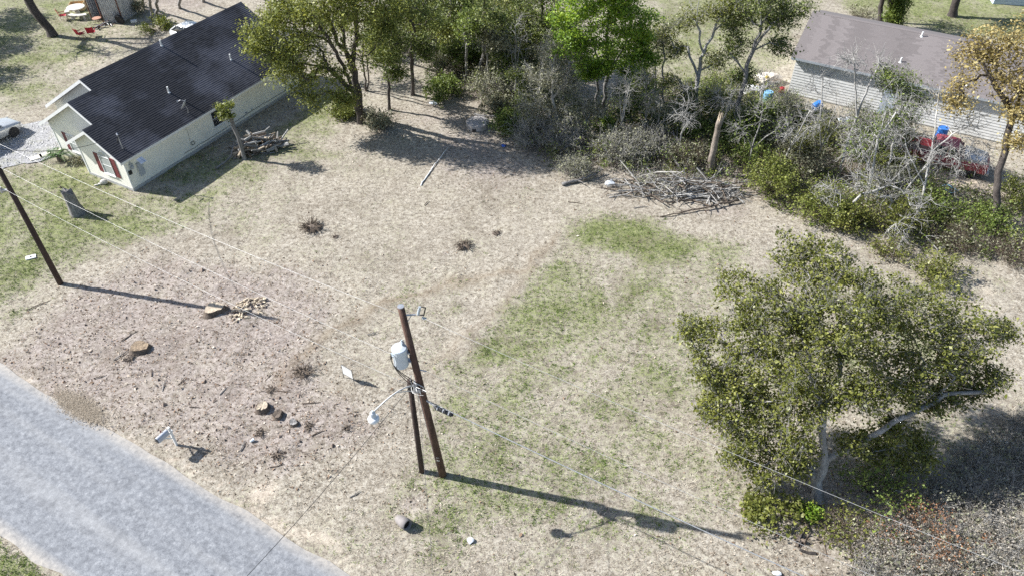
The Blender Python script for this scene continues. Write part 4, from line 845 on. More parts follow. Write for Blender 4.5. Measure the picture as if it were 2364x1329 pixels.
litter_thing('plastic_bag', 'white litter under the trees left of the well cover', 'plastic bag', 1002, 240, PLAST, (.35,.16,.15), 8, .6, .06)
litter_thing('blue_scrap', 'small blue scrap at the shaded edge of the thicket', 'litter', 1163, 338, plain('blue_plastic',(.02,.12,.55),.4), (.14,.1,.1), 9, .7, .05)
litter_thing('plastic_bag', 'white scrap under the bare branches on the right', 'plastic bag', 2177, 572, PLAST, (.2,.13,.1), 10, .6, .05)
rng = np.random.default_rng(99); ST = [BTWIG, GREYWOOD, BRN]
SPOTS = ['in the grass below the left pole','left of the broad orange-topped stump','below the broad orange-topped stump near the road','between the orange stump and the row of three small stumps, upper one','between the orange stump and the row of three small stumps, lower one','right above the row of three small stumps','right of the row of three small stumps','left of the white and blue cup','below the row of three small stumps','on the soil right of the mailbox shadow','left above the row of three small stumps','straight above the mailbox','below the orange stump, right of it','left below the street lamp','just above the orange-topped stump','above the row of three small stumps, left of the sign','between the sign and the transformer pole','on the straw below the white pipe','at the shaded edge left of the brush pile','below the brush pile on the straw','beside the road near the dry clippings','between the row of three small stumps and the street lamp','between the lamp and the road','right of the cut logs by the big right tree','farthest right by the big right tree foot','left of the cut logs by the big right tree']
for i, (px, py, a, l) in enumerate(((90,705,40,1.2),(280,820,55,.8),(230,870,20,.5),(420,880,70,.6),(380,890,95,.7),(660,905,-10,.9),(735,1000,30,.6),(560,1030,80,.5),(700,1045,-30,.7),(640,1075,15,.6),(520,900,60,.7),(450,940,-5,.5),(350,860,110,.5),(790,985,-35,.6),(300,775,50,.9),(620,870,70,.5),(860,770,20,.5),(985,470,60,.5),(1330,470,-15,1.0),(1480,480,10,.9),(160,945,-20,.5),(720,930,5,.8),(820,1140,40,.5),(1860,1245,45,1.0),(1905,1260,80,.9),(1840,1235,100,.5))):
    o = branch_on_ground('fallen_stick', 'thin dead stick ' + SPOTS[i], [(px,py,.02),(px+1,py,.02)], .022, ST[i%3], 200+i, cat='stick', twigs=0, group='dead sticks on the cleared ground')
    for ch in list(o.children): bpy.data.objects.remove(ch)
    a = math.radians(a); mb = MB(); mb.tube([(-math.cos(a)*l/2,-math.sin(a)*l/2,.03), (.04*math.sin(i),.04*math.cos(i),.05), (math.cos(a)*l/2,math.sin(a)*l/2,.03)], [.026,.022,.012], 6); mb.tube([(0,0,.05),(math.cos(a+.7)*l*.3,math.sin(a+.7)*l*.3,.06)], [.014,.006], 5); mb.obj('stem', ST[i%3], o)

# ------------------------------------------------------------------ vehicles
TYRE = plain('tyre_rubber', (.02,.02,.021), .85, var=.2); RIM = plain('alloy_rim', (.62,.62,.63), .4, .15, var=.08)
def wheel(parent, x, y, r, wd, side):
    M = Matrix.Translation((x,y,r)) @ Matrix.Rotation(math.pi/2*side,4,'X')
    q = MB(); q.lathe([(r*.62,-wd/2),(r*.93,-wd/2),(r,-wd*.32),(r,wd*.32),(r*.93,wd/2),(r*.62,wd/2)], 24, M); w_ = q.obj('wheel', TYRE, parent)
    q = MB(); q.lathe([(.02,wd*.40),(r*.12,wd*.42),(r*.14,wd*.3),(r*.55,wd*.3),(r*.64,wd*.47),(r*.64,wd*.2)], 24, M)
    for k in range(8):
        a = k*math.pi/4; q.box(r*.1,r*.6,-.03*r/.32,.03*r/.32,wd*.30,wd*.43, M @ Matrix.Rotation(a,4,'Z'))
    q.obj('rim', RIM, w_); return w_
def loft(secs):
    """secs: list of (x, [(y,z)...half outline from bottom centre to top centre]) mirrored"""
    V, F = [], []; k = len(secs[0][1]); n = 2*k-2 if False else 2*k
    for x, h in secs:
        for y, z in h: V.append((x, y, z))
        for y, z in reversed(h): V.append((x, -y, z))
    for i in range(len(secs)-1):
        for j in range(n): F.append((i*n+j, i*n+(j+1)%n, (i+1)*n+(j+1)%n, (i+1)*n+j))
    F += [tuple(range(n))[::-1], tuple((len(secs)-1)*n+j for j in range(n))]
    return V, F
def car(label, loc, rz, paint):
    t = thing('parked_car', label, 'car', loc, rz)
    def sec(x, wd, zb, zs, zt, tw): return (x, [(wd*.7,zb),(wd*.97,zb+.06),(wd,zs),(wd*.985,zs+.12),(wd*tw,zt-.03),(wd*tw*.8,zt)])
    S = [sec(2.22,.55,.32,.48,.62,.85), sec(2.12,.74,.24,.52,.74,.86), sec(1.8,.85,.2,.58,.84,.84), sec(1.2,.88,.2,.62,.93,.86), sec(.75,.88,.2,.66,.98,.86), sec(-.5,.88,.2,.68,.97,.9), sec(-1.3,.88,.2,.70,1.0,.86), sec(-1.9,.84,.24,.70,1.0,.84), sec(-2.15,.72,.34,.66,.95,.82), sec(-2.22,.6,.4,.62,.85,.8)]
    V, F = loft(S); MB().add(V, F).obj('body', paint, t, smooth=True).modifiers.new('sub','SUBSURF').levels = 1
    def cab(x, wd, z): return (x, [(wd*.9,.86),(wd,.94),(wd,.96),(wd*.86,z-.12),(wd*.78,z-.02),(wd*.6,z)])
    V, F = loft([cab(.95,.76,.985), cab(.55,.78,1.18), cab(.1,.78,1.42), cab(-.5,.78,1.46), cab(-1.2,.76,1.40), cab(-1.6,.72,1.2), cab(-1.95,.68,1.0)]); gl = MB().add(V, F).obj('glasshouse', GLASS, t, smooth=True)
    V, F = loft([(x, [(.50*k,z-.03),(.60*k,z-.02),(.61*k,z),(.56*k,z+.02),(.4*k,z+.035),(.2*k,z+.04)]) for x, z, k in ((.18,1.41,.96),(-.1,1.45,1.02),(-.5,1.47,1.03),(-1.0,1.445,1.0),(-1.3,1.39,.96))]); MB().add(V, F).obj('roof_panel', paint, t, smooth=True)
    for s in (-1, 1):
        q = MB(); q.tube([(.93,s*.68,.99),(.15,s*.60,1.42)], .035, 6); q.obj('windscreen_pillar', paint, t); q = MB(); q.tube([(-.35,s*.775,.95),(-.4,s*.62,1.44)], .035, 6); q.obj('door_pillar', paint, t)
        q = MB(); q.tube([(-1.3,s*.6,1.4),(-1.9,s*.66,1.0)], .05, 6); q.obj('rear_pillar', paint, t)
        V, F = lump((.16,.09,.07), 3, 1.0); MB().add([(x+1.98,y+s*.66,z+.66) for x,y,z in V], F).obj('headlight', plain('headlight_lens',(.25,.27,.3),.1,var=.1), t, smooth=True)
        MB().box(.45,.62,s*.93-.07,s*.93+.07,.95,1.07).obj('wing_mirror', paint, t, bevel=.02)
        for x in (1.38,-1.32):
            wheel(t, x, s*.80, .32, .21, -s); q = MB(); q.lathe([(.37,0),(.37,.012)], 20, Matrix.Translation((x,s*.866,.34)) @ Matrix.Rotation(math.pi/2*-s,4,'X')); q.obj('wheel_arch', BLACK, t)
    MB().box(2.16,2.235,-.4,.4,.36,.5).obj('grille', BLACK, t, bevel=.02)
    return t
def carpaint(name, c, metal=.0):
    m = plain(name, c, .3, metal, var=.05, scale=2, dirt=(tuple(x*.8 for x in c), .3)); m.node_tree.nodes['Principled BSDF'].inputs['Coat Weight'].default_value = .5; return m
nose = G(36, 292, .25); c61, s61 = math.cos(H1), math.sin(H1)
car('silver car nosed onto the gravel drive at the left edge', (nose[0]-2.05*c61-.75*s61*0, nose[1]-2.05*s61, .04), H1, carpaint('silver_paint', (.52,.53,.53), .35))
wc = G(446, 62, 1.35); car('white car parked behind the cream house, only its roof showing', (wc[0], wc[1], 0), math.radians(-25), carpaint('white_car_paint', (.75,.76,.76)))
RED = plain('faded_red_paint', (.34,.06,.075), .45, var=.2, scale=3, dirt=((.36,.22,.21), .5))
def pickup(label, loc, rz):
    t = thing('pickup_truck', label, 'pickup truck', loc, rz); H_ = .90
    def sec(x, wd, zb, zt): return (x, [(wd*.6,zb),(wd*.96,zb+.03),(wd,zb+.2),(wd*.99,zt-.15),(wd*.95,zt-.02),(wd*.8,zt)])
    V, F = loft([sec(2.6,.80,.5,.95), sec(2.5,.9,.42,1.04), sec(1.6,.94,.4,1.09), sec(1.0,.94,.4,1.1), sec(.95,.94,.4,1.1), sec(-.75,.94,.4,1.08)]); MB().add(V, F).obj('front_body', RED, t, smooth=False, bevel=.02)
    MB().add(*loft([sec(2.42,.70,1.0,1.075), sec(1.65,.82,1.06,1.13), sec(1.08,.82,1.08,1.14)])).obj('hood', plain('bare_primer_hood',(.55,.57,.58),.55,var=.25,scale=2,dirt=((.3,.12,.12),.4)), t)
    q = MB()
    for s in (-1,1): q.box(-2.6,-.8,s*.94-.05*(s>0)-.0*(s<0),s*.94+.05*(s<0),.45,1.06)
    for s in (-1,1): MB().box(-2.6,-.8,s*.91-.04,s*.91+.04,.45,1.06).obj('bed_side', RED, t, bevel=.015)
    MB().box(-2.64,-2.56,-.86,.86,.48,1.04).obj('tailgate', RED, t, bevel=.01); MB().box(-2.55,-.8,-.87,.87,.46,.58).obj('bed_floor', BLACK, t)
    MB().box(-2.8,-2.66,-.9,.9,.42,.58).obj('rear_bumper', GALV, t, bevel=.02); MB().box(2.6,2.74,-.9,.9,.42,.6).obj('front_bumper', GALV, t, bevel=.02); MB().box(2.585,2.62,-.6,.6,.66,.9).obj('grille', BLACK, t)
    def cb(x, wd, z): return (x, [(wd*.5,1.0),(wd,1.04),(wd,1.1),(wd*.9,z-.12),(wd*.86,z-.04),(wd*.6,z)])
    MB().add(*loft([cb(1.0,.88,1.15), cb(.55,.88,1.66), cb(-.55,.88,1.68), cb(-.78,.88,1.5), cb(-.82,.88,1.15)])).obj('cab_glass', GLASS, t)
    MB().add(*loft([(x, [(.60,z-.04),(.72,z-.02),(.76,z),(.73,z+.03),(.5,z+.05),(.2,z+.055)]) for x, z in ((.62,1.63),(.4,1.67),(-.5,1.68),(-.72,1.6))])).obj('roof_panel', RED, t, bevel=.01)
    for s in (-1,1):
        for a, b_ in (((1.0,s*.86,1.1),(.58,s*.75,1.64)), ((-.78,s*.88,1.08),(-.7,s*.76,1.62)), ((.08,s*.89,1.08),(.1,s*.76,1.66))):
            q = MB(); q.tube([a,b_], .05, 6); q.obj('pillar', RED, t)
        V, F = lump((.05,.14,.09), 4, 1.0); MB().add([(x+2.6,y+s*.68,z+.78) for x,y,z in V], F).obj('headlight', PORC, t)
        MB().box(-2.62,-2.55,s*.9-.06,s*.9+.06,.7,.98).obj('tail_light', MAROON, t); MB().box(.85,.98,s*1.0-.09,s*1.0+.09,1.12,1.3).obj('wing_mirror', BLACK, t)
        for x in (1.75,-1.7): wheel(t, x, s*.80, .37, .25, -s)
    return t
a_, b__ = G(2078,345,.7), G(2280,393,.7); mid = (a_+b__)/2
pickup('faded red pickup truck with a bare pale hood behind the bare trees', (mid[0]+.25, mid[1]+.55, 0), math.radians(-28.2))

# ------------------------------------------------------------------ junk by the grey-roofed house
BLUEP = plain('blue_barrel_plastic', (.03,.16,.5), .4, var=.15); LBLUE = plain('pale_blue_plastic', (.2,.42,.62), .45, var=.15); YEL = plain('yellow_plastic', (.7,.5,.03), .5); REDP = plain('red_plastic', (.5,.03,.04), .45); BEIGE = plain('beige_tarp', (.58,.52,.45), .8, var=.2, scale=4, dirt=((.35,.3,.25),.4))
def barrel(name, label, cat, px, py, r, h, mat, rz=0, tilt=0):
    t = thing(name, label, cat, G(px,py), rz); M = Matrix.Translation((0,0,r if tilt else 0)) @ Matrix.Rotation(tilt,4,'Y'); q = MB(); q.lathe([(r*.9,0),(r,.04),(r,h*.33),(r*1.04,h*.35),(r,h*.37),(r,h*.64),(r*1.04,h*.66),(r,h*.68),(r,h-.04),(r*.93,h),(r*.88,h-.03),(.02,h-.03)], 18, M); q.obj('shell', mat, t); q = MB(); q.lathe([(.05,h-.03),(.05,h+.01)], 8, M @ Matrix.Translation((r*.5,0,0))); q.obj('bung', BLACK, t); return t
barrel('plastic_barrel', 'pale blue plastic barrel below the junk heap by the leaning tree', 'barrel', 1769, 238, .32, .9, LBLUE)
barrel('plastic_barrel', 'bright blue barrel beside the red pickup bed', 'barrel', 2168, 322, .34, .9, BLUEP)
barrel('plastic_barrel', 'blue tub lying near the yellow scraps below the pale wall', 'barrel', 1876, 258, .3, .6, BLUEP, .4, 1.2)
barrel('red_bucket', 'small red bucket at the right of the junk heap', 'bucket', 1803, 214, .2, .4, REDP)
litter_thing('tarp_heap', 'beige crumpled tarp on top of the junk heap', 'tarp', 1772, 192, BEIGE, (1.1,.7,.6), 21, .8, .3)
litter_thing('tarp_heap', 'pale grey tarp heap left of the pale blue barrel', 'tarp', 1738, 214, plain('grey_white_tarp',(.6,.6,.6),.7,var=.2), (.7,.5,.45), 22, .8, .2)
litter_thing('yellow_scrap', 'yellow plastic scrap on the junk heap', 'litter', 1766, 200, YEL, (.2,.16,.16), 23, .9, .75)
litter_thing('yellow_scrap', 'yellow toy scraps lying left of the blue tub', 'litter', 1850, 256, YEL, (.4,.2,.2), 24, .5, .1)
litter_thing('sheet_of_plastic', 'pale blue sheet lying in the undergrowth below the pale house', 'plastic sheet', 1962, 280, plain('ice_blue_sheet',(.6,.68,.75),.4), (.7,.4,.25), 25, .5, .1)
g = G(2190, 440); fr = thing('metal_frame', 'pale blue metal frame lying in the weeds below the red pickup', 'frame', g, .5); q = MB()
for a, b_ in (((-.3,-.4),(.3,-.4)),((.3,-.4),(.3,.4)),((.3,.4),(-.3,.4)),((-.3,.4),(-.3,-.4)),((-.3,0),(.3,0))): q.tube([(*a,.12),(*b_,.14)], .03, 6)
q.obj('bars', LBLUE, fr)
g = G(2140, 402); sheet('packed_dirt_drive', [(2105,375),(2160,385),(2250,420),(2330,435),(2364,455),(2364,480),(2280,450),(2180,425),(2100,395)], .05, plain('packed_dirt',(.50,.42,.32),.95,var=.2,scale=3,bmp=.3), kind='structure')
g = G(690, 190); ap = thing('white_cabinet', 'white metal cabinet with a dark open side by the far corner of the cream house', 'cabinet', g, H1)
MB().box(-.35,.35,-.3,.3,0,.06).obj('base', BLACK, ap); MB().box(-.35,.35,-.3,.3,.06,.95).obj('body', GREYBOX, ap, bevel=.02); MB().box(-.38,.38,-.33,.33,.952,1.02).obj('lid', WHITE, ap, bevel=.02); MB().box(-.25,.25,-.32,-.302,.2,.8).obj('opening', BLACK, ap)

# ------------------------------------------------------------------ back yard, top left
CORR = plain('corrugated_tin', (.42,.44,.47), .45, .5, var=.2, scale=3, dirt=((.22,.16,.13),.3)); RUST = plain('rusty_steel', (.14,.06,.04), .8, var=.3)
def corrugated(p, u, v, amp=.03, n=36):
    """a wavy sheet from corner p along u (across the waves) and v"""
    p, u, v = map(lambda q: np.array(q, float), (p,u,v)); nn = np.cross(u,v); nn /= np.linalg.norm(nn); V, F = [], []
    for i in range(n+1):
        o = p+u*i/n+nn*amp*math.sin(i*math.pi/2); V += [o, o+v, o+nn*.006, o+v+nn*.006]
    for i in range(n): a = i*4; F += [(a,a+4,a+5,a+1),(a+2,a+3,a+7,a+6)]
    return V, F
sh = thing('tin_shed', 'open lean-to shed of grey corrugated tin behind the cream house', 'shed', G(232, 52), math.radians(-14))
for nme, p, u, v, mt_ in (('side_panel',(-.95,.3,0),(0,2.2,0),(0,0,2.3),CORR),('front_panel',(.45,.0,0),(1.5,.5,0),(0,.0,2.2),CORR),('back_panel',(-.95,2.5,0),(2.9,0,0),(0,0,2.2),CORR),('side_panel',(1.95,.5,0),(0,2.0,0),(0,0,2.2),CORR)):
    MB().add(*corrugated(p,u,v)).obj(nme, mt_, sh)
MB().add(*corrugated((-1.15,.1,2.32),(1.1,0,.06),(0,2.6,-.1))).obj('roof_sheet', CORR, sh); MB().add(*corrugated((.4,.6,2.25),(1.7,0,.05),(0,2.1,-.1))).obj('roof_sheet', CORR, sh)
for x, y, h in ((-.95,.2,2.35),(.35,-.05,2.3),(1.95,.45,2.2)): q = MB(); q.tube([(x,y,-.1),(x,y,h)], .05, 6); q.obj('post', RUST, sh)
tw = thing('spare_wheel', 'car wheel with silver spokes leaning against the tin shed', 'wheel', G(282, 55), math.radians(-75)); wheel(tw, 0, 0, .42, .2, 1); tw.rotation_euler = (.25, 0, math.radians(-20))
CONCT = plain('cast_concrete', (.56,.52,.46), .85, var=.15, scale=6, bmp=.2)
def arc_slab(mb, r0, r1, a0, a1, z0, z1, n=10):
    V, F = [], []
    for i in range(n+1):
        a = math.radians(a0+(a1-a0)*i/n)
        for r_, z in ((r0,z0),(r1,z0),(r1,z1),(r0,z1)): V.append((r_*math.cos(a), r_*math.sin(a), z))
    for i in range(n):
        for j in range(4): F.append((i*4+j, i*4+(j+1)%4, (i+1)*4+(j+1)%4, (i+1)*4+j))
    F += [(0,1,2,3)[::-1], (4*n,4*n+1,4*n+2,4*n+3)]; mb.add(V, F); return mb
pt = thing('concrete_picnic_table', 'round concrete picnic table top beside the tin shed', 'table', G(182, 36)); q = MB(); q.lathe([(.72,.70),(.75,.72),(.75,.77),(.7,.78),(.02,.78)], 20); q.obj('table_top', CONCT, pt); q = MB(); q.lathe([(.32,0),(.2,.1),(.16,.4),(.3,.7)], 12); q.obj('pedestal', CONCT, pt)
for lab, px, py, a0 in (('curved concrete bench in front of the picnic table', 182, 47, 235),('curved concrete bench left of the picnic table', 163, 33, 140)):
    bq = thing('concrete_bench', lab, 'bench', G(px,py)); arc_slab(MB(), 1.0, 1.42, a0, a0+72, .40, .47).obj('seat', CONCT, bq, bevel=.01)
    bq.location.x -= 1.2*math.cos(math.radians(a0+36)); bq.location.y -= 1.2*math.sin(math.radians(a0+36))
    for da in (12,60): a = math.radians(a0+da); MB().box(-.16,.16,-.06,.06,0,.40, Matrix.Translation((1.21*math.cos(a),1.21*math.sin(a),0)) @ Matrix.Rotation(a,4,'Z')).obj('leg', CONCT, bq)
PLY = plain('plywood', (.58,.42,.22), .75, var=.15, scale=5); bxo = thing('plywood_box', 'open plywood box standing behind the picnic table', 'box', G(182, 22), .2)
for n_, a in (('side',(-.6,.6,-.4,-.37,0,.6)),('side',(-.6,.6,.37,.4,0,.6)),('end_board',(-.6,-.57,-.37,.37,0,.6)),('end_board',(.57,.6,-.37,.37,0,.6)),('bottom',(-.57,.57,-.37,.37,.02,.05))): MB().box(*a).obj(n_, PLY, bxo)
REDC = plain('red_canvas', (.42,.02,.035), .75, var=.12, scale=8)
def camp_chair(label, px, py, rz):
    t = thing('folding_chair', label, 'chair', G(px,py), rz, 'red camping chairs in the back yard')
    V, F = [], []
    for i in range(6):
        for j in range(6): x = (i/5-.5)*.56; y = (j/5-.5)*.48; V.append((x,y,.42-.07*(1-(2*i/5-1)**2)*(1-(2*j/5-1)**2)))
    F = [(i*6+j,(i+1)*6+j,(i+1)*6+j+1,i*6+j+1) for i in range(5) for j in range(5)]; so_ = MB().add(V,F).obj('seat', REDC, t); so_.modifiers.new('s','SOLIDIFY').thickness = .012
    V = [((i/5-.5)*.6, .24+.14*(j/5)+.04*(1-(2*i/5-1)**2), .42+.52*j/5+(.04 if i in (0,5) and j == 5 else 0)) for i in range(6) for j in range(6)]; bo = MB().add(V,F).obj('backrest', REDC, t); bo.modifiers.new('s','SOLIDIFY').thickness = .012
    for x in (-.29,.29): q = MB(); q.tube([(x,-.26,.58),(x,.26,.6)], .03, 6); q.obj('armrest', REDC, t)
    for a, b_ in (((-.29,-.26,0),(.29,-.24,.42)),((.29,-.26,0),(-.29,-.24,.42)),((-.29,.26,0),(.29,.24,.42)),((.29,.26,0),(-.29,.24,.42)),((-.29,-.26,0),(-.29,.36,.9)),((.29,-.26,0),(.29,.36,.9))): q = MB(); q.tube([a,b_], .012, 5); q.obj('leg', BLACK, t)
camp_chair('red folding chair, left of the pair on the lawn below the shed', 190, 89, 2.6); camp_chair('red folding chair, right of the pair on the lawn below the shed', 215, 85, -2.9); camp_chair('red folding chair beside the concrete picnic table', 149, 46, 2.2)
ft = thing('round_side_table', 'small round rusty table in front of the tin shed', 'table', G(228, 56)); q = MB(); q.lathe([(.36,.5),(.38,.52),(.36,.54),(.02,.54)], 16); q.obj('table_top', plain('terracotta',(.40,.22,.15),.8), ft)
for k in range(3): a = k*2.09; q = MB(); q.tube([(.1*math.cos(a),.1*math.sin(a),.5),(.3*math.cos(a),.3*math.sin(a),0)], .015, 5); q.obj('leg', RUST, ft)
bl = thing('white_block', 'small white block on the shaded ground right of the spare wheel', 'block', G(310, 52), .3); MB().box(-.25,.25,-.13,.13,0,.2).obj('block', WHITE, bl, bevel=.02)
heap('scrap_heap', 'heap of dark scrap and boards under the open side of the tin shed', 'scrap heap', 240, 62, 16, .7, .8, .035, .4, None, 31, .4, .6, mats=[RUST, BLACK, GREYWOOD, WHITE])

# ------------------------------------------------------------------ trees and thickets
OLIVE = leafmat('olive_leaves', [(.05,.062,.012),(.13,.15,.030),(.225,.24,.056),(.35,.35,.10)], .33, .4)
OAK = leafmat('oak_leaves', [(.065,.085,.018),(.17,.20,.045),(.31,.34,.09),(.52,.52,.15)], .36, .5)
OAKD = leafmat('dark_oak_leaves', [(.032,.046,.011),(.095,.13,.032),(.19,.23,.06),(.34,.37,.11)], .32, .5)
LIME = leafmat('bright_green_leaves', [(.055,.11,.010),(.15,.26,.025),(.29,.43,.05),(.52,.60,.11)], .38, .45)
GOLD = leafmat('yellow_brown_leaves', [(.13,.10,.03),(.31,.245,.09),(.47,.38,.16),(.62,.54,.28)], .35, .6)
GREYL = leafmat('grey_dry_leaves', [(.10,.10,.06),(.19,.19,.12),(.30,.30,.20),(.42,.41,.30)], .25, .7)
SHRUB = leafmat('shrub_leaves', [(.03,.05,.010),(.10,.145,.028),(.20,.265,.05),(.36,.42,.11)], .3, .5)
SHRUBY = leafmat('yellow_green_shrub_leaves', [(.05,.065,.012),(.13,.16,.03),(.25,.28,.06),(.40,.42,.12)], .3, .5)
RUSTL = leafmat('rusty_dead_needles', [(.16,.08,.045),(.32,.16,.085),(.46,.25,.13)], .25, .8)
def T(*pts): return [G(px,py,z) for px,py,z in pts]
# the big tree on the right, near the camera
tree('leafy_tree', 'large spreading olive-green tree with pale limbs on the right of the lot', 'tree',
     [T((1887,1158,0),(1893,1105,.9),(1905,1062,1.8)), T((1905,1062,1.8),(1935,1045,2.2),(1985,1030,2.6),(2040,995,3.2),(2100,955,3.8),(2155,905,4.6)), T((2100,955,3.8),(2180,915,4.1),(2270,905,4.3)), T((1905,1062,1.8),(1898,1000,3.0),(1896,945,4.0),(1935,860,5.0),(1955,790,5.8),(1970,720,6.6)), T((1893,1105,.9),(1850,1060,1.7),(1800,985,2.8),(1760,910,3.8),(1715,840,4.6)), T((1896,945,4.0),(1870,860,5.0),(1860,760,6.2))],
     [blob(1890,620,7.6,1.5), blob(1830,580,7.8,.8), blob(1700,668,6.8,1.0), blob(1770,720,6.6,1.3), blob(1960,740,6.9,1.6), blob(1900,760,6.4,1.4), blob(1650,780,5.5,1.0), blob(1730,830,5.2,1.2), blob(2090,720,6.5,1.3), blob(2170,700,6.3,1.0), blob(2240,765,5.9,1.2), blob(2150,800,5.6,1.2), blob(1830,850,5.2,1.4), blob(1980,880,4.9,1.4), blob(2080,850,5.2,1.2), blob(1760,960,3.4,.9), blob(1690,900,4.0,.8), blob(1840,985,3.6,.8), blob(2020,1040,1.9,.6), blob(2290,870,4.5,.6), blob(2110,1020,2.2,.6), blob(2310,760,5.4,.5), blob(1800,1030,2.5,.9), blob(1730,1010,2.6,.8), blob(1760,1080,1.5,.6), blob(1830,1080,1.7,.5), blob(1700,960,3.2,.7), blob(1960,1020,2.6,.6), blob(2060,980,3.0,.6), blob(2180,930,3.8,.6), blob(1600,760,5.4,.5), blob(2230,840,4.8,.8), blob(2070,900,4.3,.8), blob(2140,920,3.9,.6), blob(2120,1050,1.6,.7), blob(1720,900,4.0,.9), blob(1660,880,4.2,.7), blob(1790,930,3.9,.9), blob(1840,1040,2.3,.7), blob(1640,930,3.4,.5), blob(2240,900,3.9,.5), blob(1700,1050,1.8,.5), blob(1880,930,4.2,1.0), blob(1985,910,4.6,.8), blob(2170,860,4.6,.9), blob(1760,780,5.8,1.0), blob(1840,700,7.0,1.1), blob(2020,660,7.4,1.1), blob(1640,840,4.6,.7), blob(1660,960,3.2,.6), blob(2200,790,5.6,.9)],
     GREYBARK2, OLIVE, rb=.22, tips=36, leaves=50, lsize=.112, spread=.21, wob=.07, tip=.008, seed=1, aspect=.62)
bush('cut_branch_shrub', 'olive leafy cut branches heaped at the foot of the big right tree', 1800, 1200, 1.2, .55, BTWIG, OLIVE, 10, 650, .12, 2, off=(-.2,0))
bush('cut_branch_shrub', 'leafy cut branch lying left of the bright green sprout', 1740, 1165, .8, .5, BTWIG, OLIVE, 8, 700, .12, 3)
bush('undergrowth_bush', 'dark leafy undergrowth right behind the trunk of the big right tree', 2010, 1140, 1.5, 1.3, BTWIG, SHRUB, 26, 1100, .10, 4, twigs=5)
bush('undergrowth_bush', 'sparse olive undergrowth below the right limb of the big tree', 2050, 1075, 1.3, 1.3, BTWIG, OLIVE, 16, 800, .11, 5)
bush('undergrowth_bush', 'tangled brown brush between the big right tree and the bottom edge', 1960, 1230, 1.3, .5, BTWIG, OLIVE, 24, 450, .1, 6, twigs=5)
bush('green_sprout', 'bright lime green sprout beside the trunk of the big right tree', 1867, 1188, .34, .45, BTWIG, LIME, 8, 420, .10, 7, cat='plant')
bush('rusty_branch', 'dead cedar branch with rusty orange needles in the lower right weeds', 2130, 1250, 1.4, .5, BTWIG, RUSTL, 22, 800, .07, 8, cat='branch', twigs=5)
bush('rusty_branch', 'small rusty orange dead tuft at the right in the weeds', 2278, 1255, .3, .3, BTWIG, RUSTL, 6, 90, .07, 9, cat='branch')
heap('cut_logs', 'few short cut brown logs on the bare soil left of the big tree foot', 'logs', 1878, 1240, 9, .9, .6, .05, .1, None, 41, .9, .7, mats=[BRN, DARKBARK])
# undergrowth that reads as one tangle
def undergrowth(name, label, pix, n, h, seed, mats, bm_, mix, leaves=7, tw_n=3):
    rng = np.random.default_rng(seed); q = [np.array(P2(*p)) for p in pix]; lo, hi = np.min(q,0), np.max(q,0); P_ = lo+(hi-lo)*rng.random((n*6,2)); ins = np.zeros(len(P_), bool)
    for (x0,y0),(x1,y1) in zip(q, q[1:]+q[:1]):
        if y0 != y1: ins ^= ((y0 > P_[:,1]) != (y1 > P_[:,1])) & (P_[:,0] < (x1-x0)*(P_[:,1]-y0)/(y1-y0)+x0)
    P_ = P_[ins][:n]; K = rng.normal(size=(5,2))*.9; ph = rng.random(5)*6.28; bumpy = np.clip(.55+.25*np.sin(P_@K.T+ph).sum(1), .15, 1.5)
    B = np.concatenate([P_, np.zeros((len(P_),1))],1); D = np.tile([0,0,1.], (len(B),1)); hh = h*bumpy
    t0, d0, m0, e0 = sprout(B, 1, rng, D, .45, .3, .012); e0 = B+(e0-B)*hh[:,None]; m0 = B+(m0-B)*hh[:,None]; e0[:,2] = np.maximum(e0[:,2],.05); t0 = (B,m0,e0,t0[3],t0[4])
    S = np.concatenate([m0]*2+[e0]*tw_n); t1, d1, m1, e1 = sprout(S, .42, rng, np.concatenate([d0]*(2+tw_n)), .7, .05, .008)
    o = link(name, np_mesh(name, *cat_twigs([t0,t1]), bm_), kind='stuff', label=label, category='undergrowth')
    E_ = np.concatenate([m1,e1]); lab2 = label.replace('tangle of twigs','leaves of the tangle')
    for k, (mt_, fr) in enumerate(zip(mats, mix)):
        m_ = int(len(B)*leaves*fr); ctr = rng.integers(0, len(E_), max(1,m_//12)); c = E_[np.repeat(ctr,12)]+rng.normal(size=(len(ctr)*12,3))*.16; c[:,2] = np.maximum(c[:,2],.04)
        link(name+'_leaves', quads_mesh(name+'_leaves', leaf_quads(c, .125, rng, .5, .8)[:,[0,1,3]], mt_, nv=3), kind='stuff', label='leaves in the '+label, category='undergrowth')
